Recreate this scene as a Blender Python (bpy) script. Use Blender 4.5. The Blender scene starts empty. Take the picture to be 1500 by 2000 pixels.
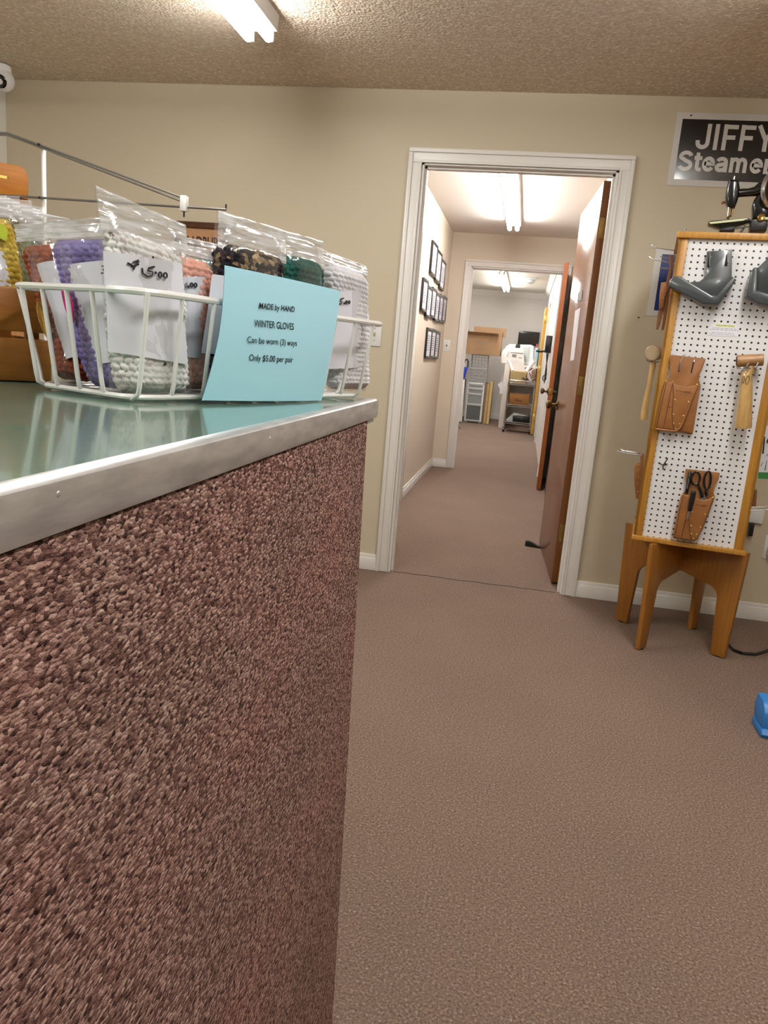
import bpy, bmesh, math, random
from mathutils import Matrix, Vector, noise
C = bpy.context.scene.collection
S = bpy.context.scene
random.seed(7)

# ------------------------------------------------------------------ camera
FPX, PITCH, YAW, ROLL, CAMH = 1474.4, 0.2094, 0.1662, 0.0824, 1.1476
_f = Vector((-math.sin(YAW)*math.cos(PITCH), math.cos(YAW)*math.cos(PITCH), -math.sin(PITCH)))
_r0 = Vector((math.cos(YAW), math.sin(YAW), 0)); _u0 = _r0.cross(_f)
CR = math.cos(ROLL)*_r0 + math.sin(ROLL)*_u0
CU = -math.sin(ROLL)*_r0 + math.cos(ROLL)*_u0
CO = Vector((0, 0, CAMH))
cam_d = bpy.data.cameras.new('camera'); cam = bpy.data.objects.new('camera', cam_d); C.objects.link(cam)
cam.matrix_world = Matrix(((CR.x, CU.x, -_f.x, CO.x), (CR.y, CU.y, -_f.y, CO.y), (CR.z, CU.z, -_f.z, CO.z), (0, 0, 0, 1)))
cam_d.sensor_fit = 'VERTICAL'; cam_d.sensor_height = 32.0; cam_d.lens = FPX/2000*32.0
cam_d.clip_start = 0.02; cam_d.clip_end = 60
S.camera = cam
# ------------------------------------------------------------------ world, exposure
w = bpy.data.worlds.new('world'); S.world = w; w.use_nodes = True
w.node_tree.nodes['Background'].inputs[0].default_value = (1, .95, .9, 1)
w.node_tree.nodes['Background'].inputs[1].default_value = 0.0
vs = S.view_settings; vs.view_transform = 'Standard'; vs.look = 'None'; vs.gamma = 1; vs.use_curve_mapping = False
vs.exposure = 0.0
try:
    S.cycles.use_denoising = True; S.cycles.max_bounces = 10; S.cycles.transparent_max_bounces = 24
    S.cycles.caustics_reflective = False; S.cycles.caustics_refractive = False
    S.cycles.sample_clamp_indirect = 6
except Exception: pass
TUBE_SHOP, TUBE_HALL, TUBE_BACK = 68.0, 70.0, 68.0     # light given off by the fluorescent tubes of each room

# ------------------------------------------------------------------ a pixel's sight line met with a plane of the place
def ray(px): return _f + (px[0]-750)/FPX*CR - (px[1]-1000)/FPX*CU
def ony(px, Y): d = ray(px); return CO + d*(Y/d.y)
def onx(px, X): d = ray(px); return CO + d*(X/d.x)
def onz(px, Z): d = ray(px); return CO + d*((Z-CAMH)/d.z)
def onp(px, pt, n): d = ray(px); return CO + d*((Vector(pt)-CO).dot(n)/d.dot(n))

# ------------------------------------------------------------------ materials
def lin(h):
    if isinstance(h, str):
        h = h.lstrip('#'); c = [int(h[i:i+2], 16)/255 for i in (0, 2, 4)]
    else: c = [v/255 for v in h]
    return tuple((v/12.92 if v <= .04045 else ((v+.055)/1.055)**2.4) for v in c) + (1,)
class NT:
    def __init__(s, name):
        s.m = bpy.data.materials.new(name); s.m.use_nodes = True
        s.t = s.m.node_tree; s.n = s.t.nodes; s.l = s.t.links
        s.b = s.n['Principled BSDF']; s.out = s.n['Material Output']
    def add(s, typ, **kw):
        n = s.n.new(typ)
        for k, v in kw.items():
            if k.startswith('_'): n.inputs[k[1:]].default_value = v
            else: setattr(n, k, v)
        return n
    def link(s, a, b): s.l.new(a, b)
    def coords(s, scale=(1, 1, 1), rot=(0, 0, 0)):
        tc = s.add('ShaderNodeTexCoord'); mp = s.add('ShaderNodeMapping')
        mp.inputs['Scale'].default_value = scale; mp.inputs['Rotation'].default_value = rot
        s.link(tc.outputs['Object'], mp.inputs['Vector']); return mp.outputs['Vector']
    def noise(s, vec, scale, detail=3, rough=.5):
        n = s.add('ShaderNodeTexNoise'); n.inputs['Scale'].default_value = scale
        n.inputs['Detail'].default_value = detail; n.inputs['Roughness'].default_value = rough
        s.link(vec, n.inputs['Vector']); return n.outputs['Fac']
    def voro(s, vec, scale, feature='F1'):
        n = s.add('ShaderNodeTexVoronoi', feature=feature); n.inputs['Scale'].default_value = scale
        s.link(vec, n.inputs['Vector']); return n
    def ramp(s, fac, stops, interp='LINEAR'):
        r = s.add('ShaderNodeValToRGB'); e = r.color_ramp; e.interpolation = interp
        while len(e.elements) < len(stops): e.elements.new(.5)
        for k, (p, c) in enumerate(stops):
            e.elements[k].position = p; e.elements[k].color = c if len(c) == 4 else lin(c)
        s.link(fac, r.inputs['Fac']); return r.outputs['Color']
    def bump(s, h, strength=.3, dist=.002):
        b = s.add('ShaderNodeBump'); b.inputs['Strength'].default_value = strength; b.inputs['Distance'].default_value = dist
        s.link(h, b.inputs['Height']); s.link(b.outputs['Normal'], s.b.inputs['Normal']); return b
    def math(s, op, a, b=None):
        m = s.add('ShaderNodeMath', operation=op)
        for k, v in enumerate((a, b)):
            if v is None: continue
            if isinstance(v, (int, float)): m.inputs[k].default_value = v
            else: s.link(v, m.inputs[k])
        return m.outputs[0]
def plain(name, col, rough=.5, metal=0, bump=None, coat=0, spec=None, vary=None):
    t = NT(name); t.b.inputs['Base Color'].default_value = lin(col)
    t.b.inputs['Roughness'].default_value = rough; t.b.inputs['Metallic'].default_value = metal
    if coat: t.b.inputs['Coat Weight'].default_value = coat; t.b.inputs['Coat Roughness'].default_value = .08
    if spec is not None: t.b.inputs['Specular IOR Level'].default_value = spec
    v = None
    if bump or vary: v = t.coords()
    if bump: t.bump(t.noise(v, bump[0], 4), bump[1], bump[2] if len(bump) > 2 else .002)
    if vary:
        t.link(t.ramp(t.noise(v, vary[0], 3), [(.3, vary[1]), (.7, vary[2])]), t.b.inputs['Base Color'])
    return t.m
def wood(name, dark, light, rough=.35, scale=(30, 30, 2), coat=.0, spec=.5):
    t = NT(name); v = t.coords(scale)
    f = t.noise(v, 3.0, 6, .6)
    t.link(t.ramp(f, [(.25, dark), (.75, light)]), t.b.inputs['Base Color'])
    t.b.inputs['Roughness'].default_value = rough; t.bump(f, .08, .001)
    t.b.inputs['Specular IOR Level'].default_value = spec
    if coat: t.b.inputs['Coat Weight'].default_value = coat; t.b.inputs['Coat Roughness'].default_value = .1
    return t.m
def emit(name, strength, col=(1, .96, .88, 1)):
    t = NT(name); e = t.add('ShaderNodeEmission'); e.inputs[0].default_value = col; e.inputs[1].default_value = strength
    t.link(e.outputs[0], t.out.inputs['Surface']); return t.m
def clear_plastic(name, milky=.04, gloss=.13, bump=(60, .25), grad=None):
    t = NT(name); v = t.coords()
    tr = t.add('ShaderNodeBsdfTransparent'); gl = t.add('ShaderNodeBsdfGlossy'); gl.inputs['Roughness'].default_value = .12
    df = t.add('ShaderNodeBsdfDiffuse'); df.inputs[0].default_value = (.9, .9, .92, 1)
    bp = t.add('ShaderNodeBump'); bp.inputs['Strength'].default_value = bump[1]; bp.inputs['Distance'].default_value = .004
    t.link(t.noise(v, bump[0], 3), bp.inputs['Height'])
    t.link(bp.outputs[0], gl.inputs['Normal'])
    lw = t.add('ShaderNodeLayerWeight'); lw.inputs['Blend'].default_value = .25
    fac = t.math('ADD', t.math('MULTIPLY', lw.outputs['Facing'], .35), gloss)
    m1 = t.add('ShaderNodeMixShader'); m1.inputs[0].default_value = milky
    if grad:
        st = t.noise(t.coords((14, 14, 130)), 1.0, 3, .6)
        t.link(t.ramp(st, [(.38, (.2, .2, .2, 1)), (.6, (.9, .9, .9, 1))]), m1.inputs[0])
    t.link(tr.outputs[0], m1.inputs[1]); t.link(df.outputs[0], m1.inputs[2])
    m2 = t.add('ShaderNodeMixShader'); t.link(fac, m2.inputs[0]); t.link(m1.outputs[0], m2.inputs[1]); t.link(gl.outputs[0], m2.inputs[2])
    t.link(m2.outputs[0], t.out.inputs['Surface']); return t.m
def yarn(name, stops, scale=90, rough=.9):
    t = NT(name); v = t.coords(); vo = t.voro(v, scale)
    sep = t.add('ShaderNodeSeparateColor'); t.link(vo.outputs['Color'], sep.inputs[0])
    t.link(t.ramp(sep.outputs[0], stops, 'CONSTANT' if len(stops) > 3 else 'LINEAR'), t.b.inputs['Base Color'])
    t.b.inputs['Roughness'].default_value = rough; t.b.inputs['Specular IOR Level'].default_value = .15
    t.bump(t.noise(t.coords((1, 1, 2.4)), 700, 2), .5, .0012)
    return t.m

def wall_mat(name, col):
    t = NT(name); v = t.coords(); t.b.inputs['Base Color'].default_value = lin(col)
    t.b.inputs['Roughness'].default_value = .55; t.b.inputs['Specular IOR Level'].default_value = .3
    t.bump(t.noise(v, 260, 2), .12, .001); return t.m
M = {}
M['wall_shop'] = wall_mat('shop_wall_paint', '#cdc1a8')
M['wall_hall'] = wall_mat('hall_wall_paint', '#d8cbb9')
M['wall_rear'] = wall_mat('rear_wall_paint', '#e0dbd5')
M['wall_white'] = wall_mat('white_wall_paint', '#dedcd2')
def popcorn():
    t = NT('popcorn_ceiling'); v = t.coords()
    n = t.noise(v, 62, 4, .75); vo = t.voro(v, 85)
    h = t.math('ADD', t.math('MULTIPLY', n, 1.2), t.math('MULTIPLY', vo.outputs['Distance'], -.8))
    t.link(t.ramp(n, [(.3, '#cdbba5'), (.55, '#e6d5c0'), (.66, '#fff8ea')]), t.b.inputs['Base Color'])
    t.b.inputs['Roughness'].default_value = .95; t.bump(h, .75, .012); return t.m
M['popcorn'] = popcorn()
M['ceil_hall'] = plain('smooth_ceiling_paint', '#e2dad2', .7)
M['ceil_rear'] = plain('rear_ceiling_paint', '#dcd8cc', .8, bump=(120, .5, .006))
M['trim'] = plain('white_trim_paint', '#e9e6e0', .35)
def floor_carpet():
    t = NT('floor_carpet'); v = t.coords(); n = t.noise(v, 180, 4, .75); n2 = t.noise(v, 2.2, 3); n3 = t.noise(t.coords((1, .35, 1)), 120, 2, .7)
    base = t.ramp(n, [(.32, '#463832'), (.45, '#746359'), (.56, '#847267'), (.69, '#baa99c')])
    big = t.ramp(n2, [(.3, '#f0edea'), (.7, '#fbf6f2')])
    mx = t.add('ShaderNodeMix', data_type='RGBA', blend_type='MULTIPLY'); mx.inputs['Factor'].default_value = 1
    t.link(base, mx.inputs['A']); t.link(big, mx.inputs['B']); t.link(mx.outputs['Result'], t.b.inputs['Base Color'])
    t.b.inputs['Roughness'].default_value = .95; t.b.inputs['Specular IOR Level'].default_value = .1
    t.bump(t.math('ADD', n, n3), .6, .003); return t.m
M['floor'] = floor_carpet()
def panel_carpet():
    t = NT('counter_carpet'); v = t.coords((1, .5, 1)); vo = t.voro(v, 520); sep = t.add('ShaderNodeSeparateColor'); t.link(vo.outputs['Color'], sep.inputs[0])
    n = t.noise(v, 420, 3, .75); big = t.noise(v, 9, 3)
    fac = t.math('ADD', t.math('MULTIPLY', sep.outputs[0], .45), t.math('MULTIPLY', n, .55))
    base = t.ramp(fac, [(.24, '#281a19'), (.38, '#61453f'), (.54, '#84655d'), (.68, '#ab8c81'), (.82, '#d0b6a9')])
    tint = t.ramp(big, [(.3, '#c9cfc4'), (.5, '#f2f0ee'), (.72, '#ffd9d4')])
    mx = t.add('ShaderNodeMix', data_type='RGBA', blend_type='MULTIPLY'); mx.inputs['Factor'].default_value = .38
    t.link(base, mx.inputs['A']); t.link(tint, mx.inputs['B']); t.link(mx.outputs['Result'], t.b.inputs['Base Color'])
    t.b.inputs['Roughness'].default_value = .95; t.b.inputs['Specular IOR Level'].default_value = .1
    t.bump(t.math('SUBTRACT', n, t.math('MULTIPLY', vo.outputs['Distance'], .6)), .8, .0025); return t.m
M['panel'] = panel_carpet()
def laminate():
    t = NT('green_laminate'); v = t.coords((6, 60, 1), (0, 0, .37)); n = t.noise(v, 3, 4)
    t.link(t.ramp(n, [(.3, '#5d7a6c'), (.7, '#6f8c7d')]), t.b.inputs['Base Color'])
    t.b.inputs['Roughness'].default_value = .16; t.b.inputs['Coat Weight'].default_value = .5; t.b.inputs['Coat Roughness'].default_value = .06
    return t.m
M['laminate'] = laminate()
def edge_metal():
    t = NT('scuffed_aluminium'); n = t.noise(t.coords((4, 8, 40)), 3, 4)
    t.link(t.ramp(n, [(.3, '#bdbbbb'), (.7, '#e2e1e0')]), t.b.inputs['Base Color'])
    t.b.inputs['Metallic'].default_value = .75; t.b.inputs['Roughness'].default_value = .38; return t.m
M['edge'] = edge_metal()
M['fixture'] = plain('white_enamel', '#ece9e4', .35)
M['tube_shop'] = emit('shop_tube_glow', TUBE_SHOP, (1, .985, .95, 1))
M['tube_hall'] = emit('hall_tube_glow', TUBE_HALL, (1, .97, .945, 1))
M['tube_back'] = emit('rear_tube_glow', TUBE_BACK, (1, .975, .95, 1))
M['oak'] = wood('golden_oak', '#9a651f', '#c5923f', .4)
M['oak_ply'] = wood('oak_plywood', '#835116', '#9f6a28', .45)
M['door'] = wood('brown_door_veneer', '#6b3d20', '#875331', .27, (40, 40, 1.2), coat=.2)
M['door_edge'] = wood('orange_door_edge', '#6a3d14', '#84501f', .4, (40, 40, 1.2))
M['door_edge_light'] = wood('amber_door_edge', '#6f3a14', '#86471a', .4, (40, 40, 1.2))
M['door_yellow'] = wood('yellow_oak_door', '#b4842f', '#d8ab52', .4, (40, 40, 1.2))
M['crate'] = wood('crate_pine', '#8a5216', '#b3762c', .5, (2, 30, 30))
M['case'] = wood('bentwood_case', '#8a4f08', '#a0640f', .5, (3, 30, 30), spec=.25)
M['brass'] = plain('aged_brass', '#a98a4e', .32, .9)
M['brass_dark'] = plain('antique_brass', '#75623f', .25, .95)
M['brass_bright'] = plain('bright_brass', '#d9bd6a', .3, .8)
M['chrome'] = plain('bright_wire', '#c9c9c9', .22, .95)
M['steel'] = plain('grey_steel', '#8d8c88', .35, .8)
M['white_wire'] = plain('white_coated_wire', '#eeece8', .3, coat=.3)
M['crate_wire'] = plain('grey_white_wire', '#b4b7ba', .4)
M['white_plastic'] = plain('white_plastic', '#e8e7e4', .35)
M['ivory'] = plain('ivory_plastic', '#d8d2a8', .4)
M['black'] = plain('black_plastic', '#131313', .35)
M['black_gloss'] = plain('black_enamel', '#0d0e0f', .16, coat=.5)
M['black_matte'] = plain('black_cloth', '#151414', .85)
M['grey_paint'] = plain('dark_grey_paint', '#3b4042', .28, coat=.3)
M['leather'] = plain('tan_leather', '#8f5d2c', .45, bump=(400, .15, .001), vary=(18, '#855426', '#986534'))
M['leather_dark'] = plain('brown_leather', '#7a4a26', .5, bump=(400, .15, .001))
M['leather_in'] = plain('dark_leather_edge', '#4b2c18', .6)
M['mallet_wood'] = wood('varnished_hickory', '#a97f45', '#cfae73', .25, (40, 40, 3), coat=.5)
M['rawhide'] = plain('rolled_rawhide', '#9a7045', .4, bump=(150, .2, .001), vary=(20, '#906640', '#a98052'))
M['rawhide_end'] = plain('pale_rawhide_end', '#a08e70', .5)
M['paper'] = plain('white_paper', '#e6e5ea', .7)
M['paper_cool'] = plain('label_paper', '#dedde6', .65)
M['paper_blue'] = plain('pale_blue_paper', '#aee0f0', .75)
M['ink'] = plain('black_ink', '#17181c', .6)
M['ink_grey'] = plain('grey_print', '#85848c', .7)
M['yellow_hi'] = plain('yellow_highlight', '#dfe29a', .7)
M['sign_white'] = plain('sign_white', '#d8d6d2', .18, coat=.3)
M['sign_black'] = plain('sign_black', '#0b0a0d', .2, coat=.5)
M['blue_poster'] = plain('navy_print', '#0f2a66', .4)
M['blue_plastic'] = plain('blue_plastic', '#2a78c0', .35)
M['blue_dark'] = plain('deep_blue_plastic', '#123f63', .4)
M['blue_bag'] = plain('royal_blue_vinyl', '#1437b5', .4)
M['card'] = plain('cardboard', '#957556', .8, vary=(6, '#8d6e50', '#9c7c5c'))
M['card_dark'] = plain('cardboard_inside', '#6b523c', .85)
M['card_orange'] = plain('orange_cardboard', '#946632', .8)
M['machine_white'] = plain('white_machine_shell', '#f0f0f1', .3)
M['machine_grey'] = plain('pale_grey_panel', '#c2c8c6', .35)
M['tv'] = plain('black_screen', '#0a0b0d', .25)
M['teal'] = plain('teal_plastic', '#2a6a78', .4)
M['pale_blue'] = plain('pale_blue_plastic', '#a9bfca', .3)
M['red'] = plain('red_plastic', '#b8352c', .4)
M['wicker'] = wood('pale_wicker', '#b59a63', '#dcc795', .7, (60, 60, 8))
M['drawer_clear'] = plain('frosted_drawer', '#8c9090', .25)
M['drawer_grey'] = plain('smoky_drawer', '#5d6060', .25)
M['plank_brown'] = wood('brown_board', '#6b5138', '#83664a', .6)
M['plank_tan'] = wood('tan_board', '#a58657', '#bfa071', .6)
M['plank_yellow'] = wood('pale_pine_board', '#bfa05e', '#d6bb7e', .6)
M['frame_black'] = plain('black_frame', '#1a1716', .35)
M['sign_wood'] = wood('dark_frame_wood', '#3b200f', '#5a3418', .4, (4, 30, 30))
M['sign_tan'] = plain('tan_panel', '#b58a62', .6)
M['lettering_brown'] = plain('dark_brown_paint', '#38201a', .6)
M['felt_pink'] = plain('pink_felt', '#d83a93', .9)
M['felt_gold'] = plain('gold_yarn', '#b98a3c', .9, bump=(500, .4, .002))
M['cream'] = plain('cream_enamel', '#c9cfa4', .35)
M['plastic_bag'] = clear_plastic('clear_plastic_bag', .03, .06, (45, .6))
M['zip_top'] = clear_plastic('milky_zip_top', .30, .2, (30, .4), grad=True)
def pegboard():
    t = NT('white_pegboard'); v = t.coords(); sep = t.add('ShaderNodeSeparateXYZ'); t.link(v, sep.inputs[0])
    def cell(o): return t.math('SUBTRACT', t.math('FRACT', t.math('DIVIDE', o, .0237)), .5)
    a, b = cell(sep.outputs['X']), cell(sep.outputs['Z'])
    d = t.math('SQRT', t.math('ADD', t.math('MULTIPLY', a, a), t.math('MULTIPLY', b, b)))
    hole = t.math('LESS_THAN', d, .165)
    mx = t.add('ShaderNodeMix', data_type='RGBA'); t.link(hole, mx.inputs['Factor'])
    mx.inputs['A'].default_value = lin('#e4e3e3'); mx.inputs['B'].default_value = lin('#0b0a0a')
    t.link(mx.outputs['Result'], t.b.inputs['Base Color']); t.b.inputs['Roughness'].default_value = .35
    return t.m
M['peg'] = pegboard()

# ------------------------------------------------------------------ mesh builder
WM = {}                                             # world matrix of every object made here
def dirmat(p, x, y, z):
    m = Matrix.Identity(4)
    for i in range(3): m[i][0] = x[i]; m[i][1] = y[i]; m[i][2] = z[i]; m[i][3] = p[i]
    return m
class MB:
    def __init__(s, M=None): s.bm = bmesh.new(); s.M = M
    def _new(s, verts, M=None):
        if M is not None: bmesh.ops.transform(s.bm, matrix=M, verts=verts)
        return s
    def box(s, x0, x1, y0, y1, z0, z1, bev=0, M=None, seg=2):
        x0, x1 = min(x0, x1), max(x0, x1); y0, y1 = min(y0, y1), max(y0, y1); z0, z1 = min(z0, z1), max(z0, z1)
        r = bmesh.ops.create_cube(s.bm, size=1); vs = r['verts']
        for v in vs: v.co = Vector(((x0+x1)/2+v.co.x*(x1-x0), (y0+y1)/2+v.co.y*(y1-y0), (z0+z1)/2+v.co.z*(z1-z0)))
        if bev:
            es = list({e for v in vs for e in v.link_edges})
            b = bmesh.ops.bevel(s.bm, geom=es, offset=min(bev, .49*min(x1-x0, y1-y0, z1-z0)), segments=seg, affect='EDGES', profile=.5)
            vs = list({v for f in b['faces'] for v in f.verts} | {v for v in vs if v.is_valid})
        return s._new(vs, M)
    def tube(s, pts, r, n=8, closed=False, cap=True, M=None):
        pts = [Vector(p) for p in pts]; N = len(pts); rs = r if isinstance(r, (list, tuple)) else [r]*N
        rings = []; up = None; allv = []
        for i, p in enumerate(pts):
            a = pts[i-1] if (i > 0 or closed) else p; b = pts[(i+1) % N] if (i < N-1 or closed) else p
            t = (b-a).normalized()
            if up is None:
                up = Vector((0, 0, 1)) if abs(t.z) < .9 else Vector((1, 0, 0))
            x = up - t*up.dot(t)
            if x.length < 1e-5: x = Vector((1, 0, 0)) - t*t.x
            x.normalize(); y = t.cross(x); up = x
            ring = [s.bm.verts.new(p + (x*math.cos(2*math.pi*k/n) + y*math.sin(2*math.pi*k/n))*rs[i]) for k in range(n)]
            rings.append(ring); allv += ring
        for i in range(N if closed else N-1):
            A, B = rings[i], rings[(i+1) % N]
            for k in range(n): s.bm.faces.new((A[k], A[(k+1) % n], B[(k+1) % n], B[k]))
        if cap and not closed:
            s.bm.faces.new(rings[0][::-1]); s.bm.faces.new(rings[-1])
        return s._new(allv, M)
    def cyl(s, p0, p1, r, r1=None, n=20, M=None): return s.tube([p0, p1], [r, r if r1 is None else r1], n, M=M)
    def lathe(s, prof, n=24, M=None):
        rings = []; allv = []
        for (r, z) in prof:
            if r < 1e-6: ring = [s.bm.verts.new((0, 0, z))]
            else: ring = [s.bm.verts.new((r*math.cos(2*math.pi*k/n), r*math.sin(2*math.pi*k/n), z)) for k in range(n)]
            rings.append(ring); allv += ring
        for A, B in zip(rings, rings[1:]):
            for k in range(n):
                a, b = A[k % len(A)], A[(k+1) % len(A)]; c, d = B[(k+1) % len(B)], B[k % len(B)]
                f = [v for i, v in enumerate((a, b, c, d)) if v not in (a, b, c, d)[:i]]
                if len(f) > 2: s.bm.faces.new(f)
        return s._new(allv, M)
    def prism(s, poly, d0, d1, bev=0, M=None, seg=2, axes='xz'):
        """outline in (x,z), thickness along y from d0 to d1"""
        def P(p, d): return (p[0], d, p[1]) if axes == 'xz' else ((p[0], p[1], d) if axes == 'xy' else (d, p[0], p[1]))
        a = [s.bm.verts.new(P(p, d0)) for p in poly]; b = [s.bm.verts.new(P(p, d1)) for p in poly]
        fa = s.bm.faces.new(a); fb = s.bm.faces.new(b[::-1]); n = len(poly); fs = [fa, fb]
        for i in range(n): fs.append(s.bm.faces.new((a[i], b[i], b[(i+1) % n], a[(i+1) % n])))
        bmesh.ops.recalc_face_normals(s.bm, faces=fs)
        vs = a+b
        if bev:
            es = list(fa.edges)+list(fb.edges)
            r = bmesh.ops.bevel(s.bm, geom=es, offset=bev, segments=seg, affect='EDGES', profile=.5)
            vs = list({v for f in r['faces'] for v in f.verts} | {v for v in vs if v.is_valid})
        return s._new(vs, M)
    def ball(s, c, r, sc=(1, 1, 1), M=None, n=14):
        R = bmesh.ops.create_uvsphere(s.bm, u_segments=n, v_segments=max(6, n*2//3), radius=r)
        for v in R['verts']: v.co = Vector((c[0]+v.co.x*sc[0], c[1]+v.co.y*sc[1], c[2]+v.co.z*sc[2]))
        return s._new(R['verts'], M)
    def grid(s, fn, nu, nv, wrap=False):
        V = [[s.bm.verts.new(fn(i/(nu if wrap else nu-1), j/(nv-1))) for j in range(nv)] for i in range(nu)]
        for i in range(nu if wrap else nu-1):
            for j in range(nv-1):
                i2 = (i+1) % nu; s.bm.faces.new((V[i][j], V[i2][j], V[i2][j+1], V[i][j+1]))
        return V
    def text(s, body, M, width=None, height=None, bold=0, shear=0, depth=.0004, align='CENTER', xsc=1):
        cu = bpy.data.curves.new('t', 'FONT'); cu.body = body; cu.size = 1; cu.offset = bold; cu.shear = shear; cu.extrude = .002
        cu.resolution_u = 4
        o = bpy.data.objects.new('t', cu); C.objects.link(o)
        dg = bpy.context.evaluated_depsgraph_get(); me = bpy.data.meshes.new_from_object(o.evaluated_get(dg))
        bpy.data.objects.remove(o); bpy.data.curves.remove(cu)
        xs = [v.co.x for v in me.vertices]; ys = [v.co.y for v in me.vertices]
        x0, x1, y0, y1 = min(xs), max(xs), min(ys), max(ys)
        sx = sy = 1
        if height: sy = height/(y1-y0); sx = sy
        if width: sx = width/(x1-x0); sy = sy if height else sx
        sx *= xsc
        ox = {'CENTER': (x0+x1)/2, 'LEFT': x0, 'RIGHT': x1}[align]
        n0 = len(s.bm.verts); s.bm.from_mesh(me); s.bm.verts.ensure_lookup_table(); vs = s.bm.verts[n0:]
        for v in vs: v.co = Vector(((v.co.x-ox)*sx, (v.co.y-(y0+y1)/2)*sy, v.co.z/.002*depth))
        bpy.data.meshes.remove(me)
        bmesh.ops.transform(s.bm, matrix=M, verts=vs); return s
    def build(s, name, mat, parent=None, label=None, cat=None, group=None, kind=None, smooth=40, mats=None):
        if s.M is not None: bmesh.ops.transform(s.bm, matrix=s.M, verts=s.bm.verts)
        me = bpy.data.meshes.new(name)
        if parent is not None:
            W = WM[parent.name]; bmesh.ops.transform(s.bm, matrix=W.inverted(), verts=s.bm.verts)
        else:
            co = [v.co for v in s.bm.verts]
            lo = Vector([min(c[i] for c in co) for i in range(3)]); hi = Vector([max(c[i] for c in co) for i in range(3)])
            W = Matrix.Identity(4) if kind == 'structure' else Matrix.Translation(((lo.x+hi.x)/2, (lo.y+hi.y)/2, lo.z))
            bmesh.ops.transform(s.bm, matrix=W.inverted(), verts=s.bm.verts)
        bmesh.ops.recalc_face_normals(s.bm, faces=s.bm.faces)
        s.bm.to_mesh(me); s.bm.free()
        me.materials.append(mat if not isinstance(mat, str) else M[mat])
        if smooth:
            for p in me.polygons: p.use_smooth = True
            me.set_sharp_from_angle(angle=math.radians(smooth))
        o = bpy.data.objects.new(name, me); C.objects.link(o)
        if parent is not None: o.parent = parent; WM[o.name] = WM[parent.name]
        else: o.matrix_world = W; WM[o.name] = W
        if label: o['label'] = label
        if cat: o['category'] = cat
        if group: o['group'] = group
        if kind: o['kind'] = kind
        return o
def thing(name, loc, label, cat, group=None, rot=0, kind=None):
    o = bpy.data.objects.new(name, None); C.objects.link(o); o.empty_display_size = .05
    W = Matrix.Translation(loc) @ Matrix.Rotation(rot, 4, 'Z'); o.matrix_world = W; WM[o.name] = W
    o['label'] = label; o['category'] = cat
    if group: o['group'] = group
    if kind: o['kind'] = kind; del o['category']
    return o
def struct(name, mb, mat, parent=None, label=None): return mb.build(name, mat, parent, kind='structure' if parent is None else None, label=label, smooth=30)

# ================================================================== THE SETTING
D, D1, D2, D2b, D3 = 3.837, 3.95, 7.913, 8.03, 15.3       # front and rear faces of the cross walls
XL, XR = -.598, .317                                      # shop doorway
HL, HR = -.862, .382                                      # hall side walls
X2L, X2R = -.646, .267                                    # rear doorway
RR, RL = .272, -3.3                                       # rear room side walls
SL, SR, SF, CE, CE3 = -2.81, 3.0, -3.6, 2.36, 2.46
DH = 2.045
def boxes(*bs, bev=0):
    m = MB()
    for b in bs: m.box(*b, bev=bev)
    return m
struct('floor', boxes((RL-.2, SR+.2, SF-.2, D3+.2, -.1, 0)), 'floor', label='brown flecked loop carpet running through all three rooms')
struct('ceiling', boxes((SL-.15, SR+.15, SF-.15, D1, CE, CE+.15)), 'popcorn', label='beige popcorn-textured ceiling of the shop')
struct('ceiling', boxes((HL-.15, HR+.2, D1, D2b, CE, CE+.15)), 'ceil_hall', label='smooth pale ceiling of the hallway')
struct('ceiling', boxes((RL-.15, 1.0, D2b, D3+.15, CE3, CE3+.15)), 'ceil_rear', label='white ceiling of the rear work room')
struct('wall_back', boxes((SL-.15, XL, D, D1, 0, CE), (XR, SR+.15, D, D1, 0, CE), (XL, XR, D, D1, DH, CE)), 'wall_shop', label='beige shop wall with the open doorway')
struct('wall_left', boxes((SL-.15, SL, SF, D, 0, CE)), 'wall_white')
struct('wall_right', boxes((SR, SR+.15, SF, D, 0, CE)), 'wall_shop')
struct('wall_front', boxes((SL-.15, SR+.15, SF-.15, SF, 0, CE)), 'wall_shop')
struct('wall_left_hall', boxes((HL-.14, HL, D1, 5.0, 0, CE), (HL-.14, HL, 5.78, D2, 0, CE), (HL-.14, HL, 5.0, 5.78, DH, CE)), 'wall_hall')
struct('wall_right_hall', boxes((HR, HR+.14, D1, D2, 0, CE)), 'wall_hall')
struct('wall_back_hall', boxes((RL-.15, X2L, D2, D2b, 0, CE3), (X2R, 1.0, D2, D2b, 0, CE3), (X2L, X2R, D2, D2b, DH, CE3)), 'wall_hall', label='beige hall end wall with the second doorway')
struct('wall_back_rear', boxes((RL-.15, 1.0, D3, D3+.15, 0, CE3)), 'wall_rear')
struct('wall_right_rear', boxes((RR, RR+.14, D2b, 11.55, 0, CE3), (RR, RR+.14, 12.45, D3, 0, CE3), (RR, RR+.14, 11.55, 12.45, DH, CE3)), 'wall_rear')
struct('wall_left_rear', boxes((RL-.15, RL, D2b, D3, 0, CE3)), 'wall_rear')
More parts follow.
